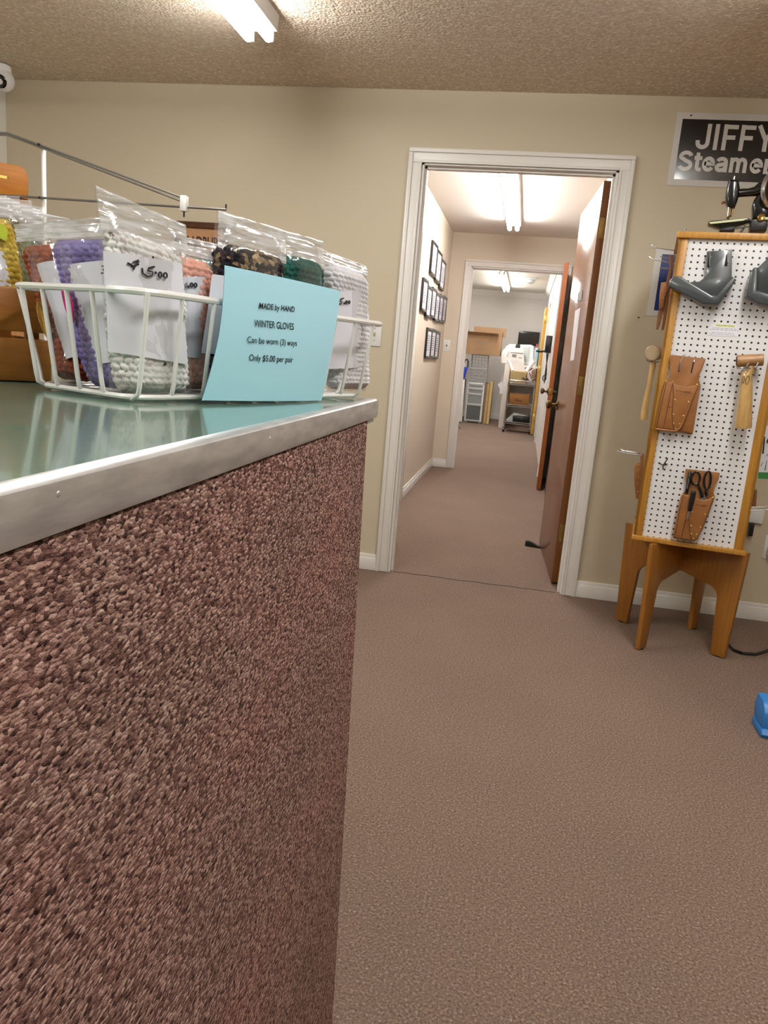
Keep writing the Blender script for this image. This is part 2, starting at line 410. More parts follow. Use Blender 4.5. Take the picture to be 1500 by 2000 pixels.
# door casings: a flat board with a raised outer back-band and an inner bead
def casing_y(name, xl, xr, y, h, w=.065, t=.016, outer=True):
    m = MB()
    for (a, b) in ((xl-w, xl), (xr, xr+w)):
        m.box(a, b, y-t*.6, y, 0, h, bev=.002)
        o = (a, a+.020) if a < xl-.001 and b <= xl+.001 else (b-.020, b)
        m.box(o[0], o[1], y-t*1.25, y, 0, h+w-.0202, bev=.003)
        i = (b-.012, b) if b <= xl+.001 else (a, a+.012)
        m.box(i[0], i[1], y-t*.85, y, 0, h, bev=.003)
    m.box(xl-w, xr+w, y-t*.6, y, h, h+w, bev=.002)
    m.box(xl-w, xr+w, y-t*1.25, y, h+w-.020, h+w, bev=.004)
    m.box(xl, xr, y-t*.85, y, h, h+.012, bev=.003)
    return m
struct('trim_1', casing_y('c', XL, XR, D, DH-.005), 'trim', label='white moulded casing around the shop doorway')
def jamb(xl, xr, y0, y1, h):
    m = MB(); t = .012
    m.box(xl, xl+t, y0, y1, 0, h); m.box(xr-t, xr, y0, y1, 0, h); m.box(xl, xr, y0, y1, h-t, h)
    ym = y0+(y1-y0)*.45
    m.box(xl+t, xl+t+.011, ym-.02, ym+.015, 0, h-t); m.box(xr-t-.011, xr-t, ym-.02, ym+.015, 0, h-t); m.box(xl+t, xr-t, ym-.02, ym+.015, h-t-.011, h-t)
    return m
struct('trim_2', jamb(XL, XR, D, D1, DH), 'trim', label='white jamb lining the shop doorway')
struct('trim_3', casing_y('c', X2L, X2R, D2, DH), 'trim', label='white casing around the rear doorway')
struct('trim_4', jamb(X2L, X2R, D2, D2b, DH), 'trim')
m = MB()      # side door in the hall's left wall, seen at a grazing angle
m.box(HL, HL+.018, 5.78, 5.845, 0, DH+.065, bev=.003); m.box(HL, HL+.018, 4.94, 5.0, 0, DH+.065, bev=.003); m.box(HL, HL+.018, 5.0, 5.78, DH, DH+.065, bev=.003)
m.box(HL-.14, HL, 5.77, 5.78, 0, DH); m.box(HL-.14, HL, 5.0, 5.01, 0, DH)
struct('trim_5', m, 'trim', label='white casing of the side door in the hall')
d4 = struct('door_4', boxes((HL-.10, HL-.065, 5.012, 5.768, .01, DH-.004)), 'machine_white', label='closed white side door in the hall')
m = MB(); m.lathe([(0, 0), (.02, 0), (.012, .01), (.012, .03), (.026, .04), (.026, .06), (0, .068)], 16, Matrix.Translation((HL-.065, 5.08, .92)) @ Matrix.Rotation(math.pi/2, 4, 'Y')); m.build('knob', 'brass_dark', d4)
def baseboard(*segs, h=.086):
    m = MB()
    for (x0, x1, y0, y1) in segs:
        m.box(x0, x1, y0, y1, 0, h-.02, bev=.002)
        if abs(x1-x0) > abs(y1-y0): ya, yb = (y0+.005, y1) if y0 < D+.01 or True else (y0, y1); m.box(x0, x1, ya, yb, h-.022, h, bev=.003)
        else: m.box(*((x0, x1-.005) if x0 < 0 else (x0+.005, x1)), y0, y1, h-.022, h, bev=.003)
    return m
struct('baseboard_back', baseboard((SL, XL-.065, D-.014, D), (XR+.065, SR, D-.014, D)), 'trim')
struct('baseboard_left_hall', baseboard((HL, HL+.014, 5.845, D2-.015)), 'trim')
struct('baseboard_back_hall', baseboard((HL, X2L-.065, D2-.014, D2)), 'trim')
struct('baseboard_back_rear', baseboard((RL, RR, D3-.014, D3), h=.12), 'trim')
m = MB()
for (a, b, c, d) in ((RL, RR, D3-.07, D3),): m.prism([(D3, CE3), (D3-.07, CE3), (D3-.065, CE3-.02), (D3-.02, CE3-.075), (D3-.012, CE3-.1), (D3, CE3-.1)], RL, RR, axes='yz')
m.prism([(RR, CE3), (RR-.07, CE3), (RR-.065, CE3-.02), (RR-.02, CE3-.075), (RR-.012, CE3-.1), (RR, CE3-.1)], D2b, D3)
struct('trim_6', m, 'trim', label='white crown moulding of the rear room')
m = MB(); m.box(RR-.02, RR, 12.45, 12.56, 0, DH+.08, bev=.003); m.box(RR-.02, RR, 11.45, 11.55, 0, DH+.08, bev=.003); m.box(RR-.02, RR, 11.55, 12.45, DH, DH+.08, bev=.003)
m.box(RR, RR+.14, 12.44, 12.45, 0, DH); m.box(RR, RR+.14, 11.55, 11.56, 0, DH)
struct('trim_7', m, 'trim', label='white casing on the right wall of the rear room')
m = MB(); rr = random.Random(3)
pts = [(XL+.03+i*(XR-XL-.06)/14, D+.012+rr.uniform(-.006, .006)) for i in range(15)]
for (a, b) in zip(pts, pts[1:]): m.tube([(a[0], a[1], .0005), (b[0], b[1], .0005)], .0018, 5)
struct('trim_8', m, 'black_matte', label='thin dark carpet seam across the shop doorway')

# ------------------------------------------------------------------ doors
def hinge(mb_plate, x0, x1, y, z0, z1):
    mb_plate.box(x0, x1, y-.002, y, z0, z1, bev=.006, seg=3)
def knob_on(parent, mat, pos, side, name='knob'):
    m = MB(); R = Matrix.Translation(pos) @ Matrix.Rotation(side*math.pi/2, 4, 'Y')
    m.lathe([(0, 0), (.031, 0), (.031, .004), (.022, .010), (.011, .014), (.0105, .034), (.018, .040), (.0265, .050), (.027, .060), (.020, .069), (0, .073)], 24, R)
    return m.build(name, mat, parent)
def slab_door(name, label, near, far, thick, h, mface, medge):
    """slab from its near vertical edge to its far one, thickness to the right"""
    n = Vector((near[0], near[1], 0)); d = Vector((far[0]-near[0], far[1]-near[1], 0)); L = d.length; d.normalize(); r = Vector((d.y, -d.x, 0))
    W = dirmat(n, d, -r, Vector((0, 0, 1)))                 # local: x along the slab, y = left face, z up
    o = thing(name, (near[0], near[1], 0), label, 'door', rot=math.atan2(d.y, d.x), kind='structure')
    MB(W).box(0.0015, L, -thick, 0, .012, h, bev=.001).build('slab', mface, o)
    MB(W).box(-.001, .0015, -thick+.0005, -.0005, .012, h).build('slab_edge', medge, o)
    return o, W, L
d1, W1, L1 = slab_door('door_1', 'open brown veneer door hinged at the shop doorway', (.266, 4.0), (.217, 4.89), .037, 2.032, 'door', 'door_edge')
for z in (1.817, 1.055, .285):
    m = MB(W1); m.box(-.003, -.001, -.036, -.006, z-.047, z+.047, bev=.008, seg=3)
    for (dy, dz) in ((-.018, .033), (-.011, 0), (-.018, -.033)): m.ball((-.003, dy, z+dz), .0035, n=8)
    m.cyl((-.004, -.040, z-.047), (-.004, -.040, z+.047), .006, n=12)
    m.build('hinge', 'brass', d1)
MB(W1).box(0, .02, 0, .02, 0, .01).bm.free()
kz = ony((1083, 791), 4.80).z
kp = W1 @ Vector((L1-.07, 0, kz)); knob_on(d1, 'brass_dark', kp, -1)
kq = W1 @ Vector((L1-.07, -.037, kz)); knob_on(d1, 'brass_dark', kq, 1)
def on_door(px): P = onp(px, W1 @ Vector((0, 0, 0)), (W1.to_3x3() @ Vector((0, 1, 0)))); return W1.inverted() @ P
a, b, c, d = [on_door(p) for p in ((1124, 607), (1134, 601), (1121.5, 703.5), (1114, 705))]
m = MB(W1); m.prism([(a.x, a.z), (b.x, b.z), (c.x, c.z), (d.x, d.z)], .0004, .0018)
m.build('paper_notice', 'paper', None, 'long white paper notice taped to the face of the open brown door', 'notice')
a, b, c, d = [on_door(p) for p in ((1130, 572), (1138.5, 567), (1137, 586), (1129, 589))]
m = MB(W1); m.prism([(a.x, a.z), (b.x, b.z), (c.x, c.z), (d.x, d.z)], .0004, .003)
pl = m.build('door_plaque', 'steel', None, 'small grey plaque near the top of the open brown door', 'plaque')
# rear door standing open into the hall
d2, W2, L2 = slab_door('door_2', 'open brown door hinged at the rear doorway with an amber edge', (.226, 7.06), (.258, 7.90), .040, 2.03, 'door', 'door_edge_light')
k2 = ony((1070, 765), 7.06).z
m = MB(W2); m.box(-.0025, -.001, -.034, -.006, k2-.03, k2+.03, bev=.002); m.cyl((-.006, -.02, k2), (0, -.02, k2), .008, n=12); m.build('latch_plate', 'brass', d2)
knob_on(d2, 'brass_dark', W2 @ Vector((.065, 0, k2)), -1); knob_on(d2, 'brass_dark', W2 @ Vector((.065, -.040, k2)), 1)
# yellow door of the rear room, folded back along its wall
d3, W3, L3 = slab_door('door_3', 'yellow oak door folded back on the right of the rear room', (.200, 12.6), (.200, 13.45), .045, 2.03, 'door_yellow', 'door_yellow')
for py in (623, 722, 817):
    z = ony((1058, py), 12.58).z
    m = MB(); m.box(.203, .243, 12.595, 12.598, z-.055, z+.055, bev=.001); m.box(.248, .27, 12.57, 12.578, z-.055, z+.055, bev=.001); m.cyl((.248, 12.59, z-.055), (.248, 12.59, z+.055), .006, n=10)
    m.build('hinge', 'brass_bright', d3)
m = MB(); m.prism([(-.05, 0), (.05, 0), (.05, .034), (.03, .034), (-.05, .006)], -.018, .018, bev=.003, M=dirmat(onz((1041, 1068), 0) + Vector((.0, 0, .001)), Vector((-.97, .2, 0)), Vector((-.2, -.97, 0)), Vector((0, 0, 1))))
m.build('door_wedge', 'black', None, 'black rubber wedge on the carpet beside the open brown door', 'door wedge')

# ------------------------------------------------------------------ ceiling lights
def strip_light(name, label, cx, y0, y1, zc, w, drop, tube_mat, tr=.018, dx=.033):
    o = thing(name, (cx, (y0+y1)/2, zc), label, 'ceiling light', 'fluorescent strip lights')
    m = MB(); m.prism([(cx-w/2, zc), (cx+w/2, zc), (cx+w/2*.92, zc-drop), (cx-w/2*.92, zc-drop)], y0, y1, bev=.003); m.build('housing', 'fixture', o)
    zt = zc-drop-tr-.008
    for s in (-1, 1):
        m = MB(); m.tube([(cx+s*dx, y0+.012, zt), (cx+s*dx, y0+.02, zt), (cx+s*dx, y1-.02, zt), (cx+s*dx, y1-.012, zt)], [tr*.8, tr, tr, tr*.8], 16); m.build('tube', tube_mat, o)
    for y in (y0, y1-.014):
        for s in (-1, 1): MB().box(cx+s*dx-.016, cx+s*dx+.016, y, y+.013, zt-.012, zc-drop+.001, bev=.003).build('lamp_holder', 'fixture', o)
    return o
strip_light('strip_light', 'white twin-tube strip light on the popcorn ceiling above the counter', -1.145, 1.80, 3.06, CE-.001, .145, .055, M['tube_shop'], dx=.04)
strip_light('strip_light', 'white twin-tube strip light on the shop ceiling to the right of the doorway', .74, 1.44, 2.69, CE-.001, .145, .055, M['tube_shop'], dx=.04)
strip_light('strip_light', 'unseen white twin-tube strip light added on the shop ceiling behind the viewer to the left', -1.145, -1.05, .20, CE-.001, .145, .055, M['tube_shop'], dx=.04)  # unseen lamp, added to brighten the near side of the basket
strip_light('strip_light', 'unseen white twin-tube strip light added on the shop ceiling behind the viewer to the right', .80, -.62, .64, CE-.001, .145, .055, M['tube_shop'], dx=.04)  # added out of view as front light for the paper sign and gloves
strip_light('strip_light', 'glowing twin-tube strip light along the smooth hallway ceiling', -.245, 4.62, 7.08, CE-.001, .13, .05, M['tube_hall'])
strip_light('strip_light', 'far twin-tube strip light of the rear room, nearest its back wall', -.50, 11.6, 14.3, CE3-.001, .13, .05, M['tube_back'])
strip_light('strip_light', 'nearer twin-tube strip light of the rear room, just beyond its doorway', -.50, 8.7, 11.2, CE3-.001, .13, .05, M['tube_back'])

# ------------------------------------------------------------------ the counter
ZC, XC, YE = 1.087, -.178, .95
ctr = thing('service_counter', (-.66, 0, 0), 'long carpet-clad service counter with a green top and metal edging', 'counter')
MB().box(-1.14, XC-.004, -1.2, YE-.004, ZC-.028, ZC-.0003).build('countertop', 'laminate', ctr)
m = MB()
m.prism([(XC-.012, ZC-.003), (XC-.012, ZC+.0006), (XC-.003, ZC+.0008), (XC-.0006, ZC-.0010), (XC, ZC-.004), (XC, ZC-.019), (XC-.0012, ZC-.0225), (XC-.005, ZC-.0235), (XC-.005, ZC-.003)], -1.2, YE)
m.box(-1.14, XC-.0005, YE-.006, YE, ZC-.023, ZC+.0006, bev=.001)
for y in (.27, .53, .78): m.ball((XC-.0003, y, ZC-.006-.003*(y > .3)), .0016, (.5, 1, 1), n=8)
m.build('edge_trim', 'edge', ctr)
m = MB(); m.prism([(-1.2, .0), (1.0, .0), (.905, ZC-.024), (-1.2, ZC-.024)], XC-.03, XC-.0035, axes='yz'); m.build('carpet_panel', 'panel', ctr)
MB().prism([(-1.2, .0), (.995, .0), (.90, ZC-.028), (-1.2, ZC-.028)], -1.10, XC-.0305, axes='yz').build('body', 'card_dark', ctr)

# ------------------------------------------------------------------ wire basket of bagged gloves
UP = Vector((0, 0, 1))
B0, eL, eS = Vector((-.326, .600, ZC)), Vector((.364, .931, 0)).normalized(), Vector((-.931, .364, 0)).normalized()
BM = dirmat(B0, eL, eS, UP)
def rrect(a0, a1, b0, b1, r, z, n=5):
    P = []
    for (cx, cy, s) in ((a1-r, b0+r, -90), (a1-r, b1-r, 0), (a0+r, b1-r, 90), (a0+r, b0+r, 180)):
        for k in range(n+1):
            t = math.radians(s+90*k/n); P.append((cx+r*math.cos(t), cy+r*math.sin(t), z))
    return P
bk = thing('wire_basket', B0, 'white coated wire basket holding bagged gloves on the green counter top', 'basket', rot=math.atan2(eL.y, eL.x))
m = MB(BM); m.tube(rrect(-.008, .388, -.012, .166, .03, .0925), .0031, 8, closed=True); m.build('rim', 'white_wire', bk)
m = MB(BM); m.tube(rrect(0, .352, 0, .132, .022, .0045), .0024, 8, closed=True)
for k in range(10):
    a = .006+k*.0378
    m.tube([(a*1.02-.001, -.012, .0915), (a, -.003, .016), (a, -.001, .0075), (a, .006, .003), (a, .126, .003), (a, .133, .0075), (a, .135, .016), (a, .166, .0915)], .0021, 7)
for b in (.034, .066, .098, .126):
    m.tube([(-.008, b*1.06+.006, .0915), (-.004, b, .016), (-.002, b, .0075), (.006, b, .003), (.346, b, .003), (.353, b, .0075), (.356, b, .016), (.387, b*1.06+.004, .0915)], .0021, 7)
m.build('wire_grid', 'white_wire', bk)

def loc_b(a, b): return B0 + eL*a + eS*b
def knit(x, y, w=.0072, h=.0060):
    r = math.floor(y/h); xo = x + (w*.5 if r % 2 else 0); c = math.floor(xo/w)
    fx = xo/w-c-.5; fy = y/h-r-.5
    j = noise.noise(Vector((c*3.1, r*5.7, 1.3)))*.5
    sl = fx + (.35*fy if r % 2 else -.35*fy)
    d = 1-(sl*sl*3.2+fy*fy*3.0)
    return math.sqrt(max(0, d))*(.75+.4*j)
def bag(label, cat, group, pt, dv, lean, px, thick, ymat, gv=.80, lab=None, ink=(), lift=0, knit_amp=.0034, extra=None, zip_from=.84, thing_loc=None, gu=(.05, .95), zmin=None):
    dv = Vector(dv); dv.z = 0; dv.normalize(); back = Vector((-dv.y, dv.x, 0))
    if back.dot(Vector(pt)-CO) < 0: back = -back
    upv = (UP + back*lean).normalized(); n = dv.cross(upv).normalized()
    if n.dot(CO-Vector(pt)) < 0: n = -n
    K = [onp(p, pt, n) for p in px]
    zmin = ZC+.008+lift if zmin is None else zmin
    for k in (0, 1):
        T = K[3-k]
        f = (zmin-T.z)/(K[k].z-T.z) if K[k].z < zmin else 1
        K[k] = T+(K[k]-T)*f
    def base(u, v): return (K[0]*(1-u)+K[1]*u)*(1-v) + (K[3]*(1-u)+K[2]*u)*v
    Wd = (K[1]-K[0]).length; Hd = (K[3]-K[0]).length
    o = thing('bagged_gloves', (K[0]+K[1])/2, label, cat, group, rot=math.atan2(dv.y, dv.x))
    sd = random.random()*50
    def sq(c, e): return math.copysign(abs(c)**e, c)
    NU, NV = (230, 120) if group == G else (120, 90)
    def gf(a, v):
        t = 2*math.pi*a; x = sq(math.cos(t), .72); y = sq(math.sin(t), .8)
        vv = v*1.0; taper = min(1, (vv/.06+.02)**.5, ((1-vv)/.09+.02)**.5)
        uc = (gu[0]+gu[1])/2; hw = (gu[1]-gu[0])/2
        wob = 1+.03*noise.noise(Vector((v*4, sd, 0)))
        p = base(uc+hw*x*(.82+.18*taper)*wob, v*gv)
        nx = Vector((math.cos(t), 0, 0)); out = dv*math.cos(t)*.6 + n*math.sin(t); out.normalize()
        side = 0 if math.sin(t) > 0 else .37
        s = (x*.5+.5)*Wd + side
        k = knit(s, v*gv*Hd) - .35
        lump = .004*noise.noise(p*28+Vector((sd, 0, 0)))
        return p + n*(y*thick/2*taper) + out*(k*knit_amp*taper + lump*taper)
    m = MB(); V = m.grid(gf, NU, NV, wrap=True)
    m.bm.faces.new([r[0] for r in V][::-1]); m.bm.faces.new([r[-1] for r in V])
    m.build('gloves', ymat, o, smooth=0)
    for p in o.children[0].data.polygons: p.use_smooth = True
    def face(u, v, off):                                # point on the front of the filled bag
        h = thick/2*max(0, 1-abs(2*u-1)**3.2)*min(1, max(0, (gv+.10-v)/.12))
        return base(u, v)+n*(h+off)
    def front(p, off):                                  # pixel's sight line carried to the bag's front
        P = onp(p, Vector(pt)+n*(thick/2+off), n); return P
    if lab:
        def lf(a, v):
            q0 = Vector(lab[0])*(1-a)+Vector(lab[1])*a; q1 = Vector(lab[3])*(1-a)+Vector(lab[2])*a
            q = q0*(1-v)+q1*v; P = front((q.x, q.y), .0035)
            return P + n*(.0012*noise.noise(P*40)-.004*abs(2*a-1)**3)
        m = MB(); m.grid(lf, 14, 14); lo = m.build('paper_label', 'paper_cool', o, smooth=180)
        if ink:
            m = MB()
            for st in ink:
                pts = [front(p, .0050) for p in st]
                if len(pts) == 1: m.ball(pts[0], .0012, n=8)
                else: m.tube(pts, .0008, 5)
            m.build('price', 'ink', lo)
    if extra: extra(o, front, face, n)
    def pf(a, v):
        t = 2*math.pi*a; c = math.cos(t); s_ = math.sin(t); v2 = -.015+v*1.015
        h = (thick/2+.0045)*(1-abs(c)**3)*min(1, max(.10, (gv+.13-v2)/.16))*min(1, (v*14+.15))
        wr = .0018*noise.noise(Vector((c*3, v*7, sd)))+.0011*noise.noise(Vector((c*11, v*19+c*5, sd)))
        return base(.5+.51*c, v2)+n*(sq(s_, .75)*h+wr)
    m = MB(); m.grid(pf, 64, 48, wrap=True); m.build('plastic_bag', 'plastic_bag', o, smooth=180)
    def zf(a, v):
        vv = zip_from+(1.003-zip_from)*v; r = .0006*max(0, math.sin(v*math.pi*7))
        return base(a, vv)+n*(.0042*(1-v)+.0012+r+.0016*noise.noise(Vector((a*5, v*2, sd+9))))
    m = MB(); m.grid(zf, 30, 29); m.build('zip_top', 'zip_top', o, smooth=180)
    return o
def c1(*ps): return [(x/3.2609, 340+y/3.2609) for x, y in ps]
def c2(*ps): return [(340+x/3.409, 380+y/3.409) for x, y in ps]
def ell(cx, cy, rx, ry, f): return f(*[(cx+rx*math.cos(t*.6283), cy+ry*math.sin(t*.6283)) for t in range(11)])
Y = {}
Y['white'] = yarn('speckled_white_yarn', [(0, '#f0eeeb'), (.55, '#e6e2de'), (.8, '#d8cfc9'), (.945, '#8b817c'), (.98, '#2f2a29')], 170)
Y['purple'] = yarn('purple_yarn', [(0, '#6d6197'), (1, '#8a80b5')], 90)
Y['brown'] = yarn('rust_yarn', [(0, '#6e2f1c'), (1, '#9a4a2a')], 90)
Y['peach'] = yarn('peach_yarn', [(0, '#e2a08c'), (1, '#eeb8a6')], 90)
Y['multi'] = yarn('brown_and_black_yarn', [(0, '#1d1a1e'), (.35, '#8a7458'), (.6, '#3a302e'), (.78, '#b39c7a'), (.9, '#23202a')], 190)
Y['green'] = yarn('dark_green_yarn', [(0, '#1d463f'), (1, '#2a5c52')], 90)
Y['soft'] = yarn('soft_white_yarn', [(0, '#e6e3ea'), (1, '#f2f0f4')], 90)
Y['teal'] = yarn('teal_yarn', [(0, '#2b8793'), (1, '#46a5ae')], 90)
Y['yellow'] = yarn('golden_yarn', [(0, '#b99a3a'), (1, '#d4b858')], 90)
Y['olive'] = yarn('olive_yarn', [(0, '#55542f'), (1, '#767046')], 90)
Y['darkgreen'] = yarn('moss_yarn', [(0, '#46603f'), (1, '#5f7a55')], 90)
Y['grey'] = yarn('grey_yarn', [(0, '#80807e'), (1, '#a3a19e')], 90)
DL = lambda a, b: eL*a+eS*b
G = 'bagged winter gloves in the wire basket'
# rust gloves, purple gloves, speckled gloves from the basket's left end
def leaf(o, front, face, n):
    m = MB(); pts = c1((245, 815), (262, 812), (300, 880), (325, 960), (328, 1040), (318, 1058), (285, 1010), (255, 930), (240, 860))
    P = [front(p, .0035) for p in pts]; vs = [m.bm.verts.new(p) for p in P]; f = m.bm.faces.new(vs)
    r = bmesh.ops.extrude_face_region(m.bm, geom=[f]); bmesh.ops.translate(m.bm, verts=[v for v in r['geom'] if isinstance(v, bmesh.types.BMVert)], vec=n*.002)
    m.build('gold_patch', 'felt_gold', o)
bag('bag of rust brown gloves at the left end of the wire basket', 'gloves', G, loc_b(.042, .09), DL(.12, -1), .10,
    [(124, 762), (180, 770), (150, 432), (30, 440)], .024, Y['brown'], .86, lab=[c1((215, 575))[0], c1((345, 545))[0], c1((480, 1160))[0], c1((400, 1185))[0]], extra=leaf, zip_from=.88)
def pink(o, front, face, n):
    m = MB(); pts = c1((398, 745), (440, 740), (470, 830), (472, 940), (455, 945), (420, 850))
    P = [front(p, .003) for p in pts]; vs = [m.bm.verts.new(p) for p in P]; f = m.bm.faces.new(vs)
    r = bmesh.ops.extrude_face_region(m.bm, geom=[f]); bmesh.ops.translate(m.bm, verts=[v for v in r['geom'] if isinstance(v, bmesh.types.BMVert)], vec=n*.002)
    m.build('pink_patch', 'felt_pink', o)
bag('bag of purple gloves between the rust and the speckled white ones', 'gloves', G, loc_b(.019, .06), DL(.22, -1), .08,
    [(182, 765), (262, 776), (225, 425), (86, 432)], .024, Y['purple'], .88, lab=[c1((405, 580))[0], c1((700, 540))[0], c1((760, 1190))[0], c1((585, 1215))[0]],
    ink=[c1((650, 585), (672, 590), (657, 610), (674, 626), (645, 632))], extra=pink, zip_from=.88)
bag('bag of speckled white gloves priced 5.00 standing tallest in the basket', 'gloves', G, loc_b(.012, .024), DL(.98, -.19), .04,
    [(216, 778), (374, 778), (360, 440), (186, 364)], .024, Y['white'], .84, lab=[c1((672, 487))[0], c1((1175, 570))[0], c1((1210, 1215))[0], c1((705, 1130))[0]],
    ink=[c1((812, 566), (838, 578), (850, 608), (882, 545), (846, 560), (890, 556), (850, 582), (884, 574)), c1((985, 590), (948, 598), (942, 616), (975, 624), (970, 648), (938, 650), (910, 632), (906, 598)), c1((992, 628)), ell(1020, 642, 10, 17, c1), ell(1053, 646, 12, 17, c1)], zip_from=.80)
bag('bag of peach gloves between the speckled white and the brown ones', 'gloves', G, loc_b(.10, .045), DL(.98, -.19), .06,
    [(345, 775), (400, 778), (412, 492), (330, 470)], .032, Y['peach'], .92, lab=[c1((1060, 650))[0], c1((1335, 655))[0], c1((1290, 1170))[0], c1((1100, 1165))[0]],
    ink=[c1((1190, 695), (1178, 705), (1192, 710), (1182, 722)), c1((1200, 718)), ell(1220, 706, 9, 12, c1), ell(1245, 708, 9, 12, c1)], zip_from=.93)
bag('bag of teal gloves at the back behind the peach ones', 'gloves', G, loc_b(.13, .10), DL(.98, -.15), .03,
    [(355, 760), (430, 765), (425, 478), (352, 462)], .024, Y['teal'], .88, zip_from=.90)
bag('bag of brown and black flecked gloves behind the blue paper sign', 'gloves', G, loc_b(.10, .035), DL(.995, -.06), .03,
    [(396, 776), (535, 780), (556, 452), (424, 412)], .036, Y['multi'], .84, lab=[(421, 535), (560, 560), (540, 700), (398, 690)], zip_from=.80)
bag('bag of dark green gloves behind the right of the blue paper sign', 'gloves', G, loc_b(.2, .05), DL(1, -.04), .03,
    [(540, 778), (622, 780), (628, 472), (534, 445)], .036, Y['green'], .86, lab=[(552, 548), (628, 560), (622, 700), (545, 690)], zip_from=.82)
bag('bag of plain white gloves priced 5.00 at the right end of the basket', 'gloves', G, loc_b(.28, .05), DL(1, -.04), .02,
    [(640, 774), (715, 772), (713, 520), (628, 488)], .036, Y['soft'], .93, lab=[(600, 572), (711, 566), (713, 718), (612, 722)],
    ink=[c2((1130, 690), (1110, 696), (1104, 711), (1121, 715), (1114, 728), (1098, 729)), c2((1134, 723)), ell(1148, 717, 5, 10, c2), ell(1166, 717, 5, 10, c2)], zip_from=.92)

# blue paper sign leaning on the basket
nB = -eS; pp = B0 + nB*.030
tilt = (UP - eS*.0).normalized(); nP = eL.cross(tilt).normalized()
if nP.dot(CO-pp) < 0: nP = -nP
pp = B0 + nB*.0185
K = [onp(p, pp, nP) for p in ((394.5, 782), (628, 783), (665.5, 570), (439.5, 524))]
dz = max(0, ZC+.0012-min(K[0].z, K[1].z)); K[0].z = max(K[0].z, ZC+.0012); K[1].z = max(K[1].z, ZC+.0012)
def pap(u, v, off=0, dv=0):
    P = (K[0]*(1-u)+K[1]*u)*(1-v)+(K[3]*(1-u)+K[2]*u)*v
    s = (K[1]-K[0]).normalized()
    return P + nP*(off + .006*math.sin(math.pi*u)*(1-.4*v) + .004*math.sin(math.pi*v)) + s*(.006*math.sin(math.pi*v)*(.5-u)*2*.5) + UP*dv
m = MB()
m.grid(lambda u, v: pap(u, v), 24, 16)
r = bmesh.ops.extrude_face_region(m.bm, geom=m.bm.faces[:]); bmesh.ops.translate(m.bm, verts=[v for v in r['geom'] if isinstance(v, bmesh.types.BMVert)], vec=-nP*.0003)
ps = m.build('paper_sign', 'paper_blue', None, 'pale blue paper sign for winter gloves leaning on the wire basket', 'sign', smooth=60)
m = MB()
m.grid(lambda u, v: pap(u*.985+.006, v, -.0018, .0028*v*(1-.55*u)), 16, 10)
m.build('back_sheet', 'paper_blue', ps, smooth=180)
m = MB()
def line_text(body, p_left, p_right, h, bold=.0, shear=0):
    # the line's middle and width come from its two ends
    A, Bp = onp(p_left, pp+nP*.010, nP), onp(p_right, pp+nP*.010, nP)
    mid = (A+Bp)/2; x = (Bp-A).normalized(); y = nP.cross(x)
    # height above the curled sheet
    def uv(P):
        s = (K[1]-K[0]); u = max(0, min(1, (P-K[0]).dot(s)/s.length_squared)); v = max(0, min(1, (P.z-K[0].z)/(K[3].z-K[0].z))); return u, v
    mm = MB(); mm.text(body, Matrix.Identity(4), width=(Bp-A).length, height=h, bold=bold, shear=shear, depth=0)
    bmesh.ops.dissolve_degenerate(mm.bm, dist=1e-7, edges=mm.bm.edges[:])
    me = bpy.data.meshes.new('x'); mm.bm.to_mesh(me); mm.bm.free()
    k = len(m.bm.verts); m.bm.from_mesh(me); bpy.data.meshes.remove(me); m.bm.verts.ensure_lookup_table()
    for vv in m.bm.verts[k:]:
        P = mid + x*vv.co.x + y*vv.co.y
        u, v = uv(P); S0 = pap(u, v); P = P + nP*((S0-P).dot(nP)+.0006); vv.co = P
px2 = lambda x, y: (340+x/3.409, 380+y/3.409)
line_text('MADE by HAND', px2(582, 745), px2(818, 772), .0072, .012, .18)
line_text('WINTER GLOVES', px2(545, 856), px2(806, 880), .0066, .006)
line_text('Can be worn (3) ways', px2(498, 972), px2(824, 996), .0078, .004)
line_text('Only $5.00 per pair', px2(511, 1092), px2(798, 1106), .0078, .004)
m.build('lettering', 'ink', ps, smooth=0)

# ------------------------------------------------------------------ slatted crate of gloves at the left
cd = Vector((.69, .72, 0)).normalized(); cb = Vector((-cd.y, cd.x, 0)); cp = onz((50, 749.7), ZC) + cb*.024
cw = cp + cd*.030; CM = dirmat(cw, -cd, cb, UP)          # x runs left along the face, y into the crate
cr = thing('slatted_crate', cw+Vector((0, 0, .0006)), 'pale wooden slatted crate at the left end of the counter', 'crate', rot=math.atan2(-cd.y, -cd.x))
def crate():
    for z0 in (.0008, .0500):
        for (y0, y1) in ((0, .009), (.171, .18)):
            MB(CM).box(0, .34, y0, y1, z0, z0+.0425, bev=.0015).build('slat', 'crate', cr)
        for x0 in (.0005, .3305):
            MB(CM).box(x0, x0+.009, .0095, .1705, z0, z0+.0425, bev=.0015).build('end_slat', 'crate', cr)
    for x0 in (.010, .318):
        for y0 in (.0095, .1585): MB(CM).box(x0, x0+.012, y0, y0+.012, .0008, .0925).build('corner_post', 'crate', cr)
    MB(CM).box(.010, .33, .0095, .1705, .001, .0065).build('floor_board', 'card_dark', cr)
crate()
GC = 'bagged winter gloves in the slatted crate'
vd = Vector((.86, .51, 0)); inn = lambda d: cp + cb*d + Vector((0, 0, .01))
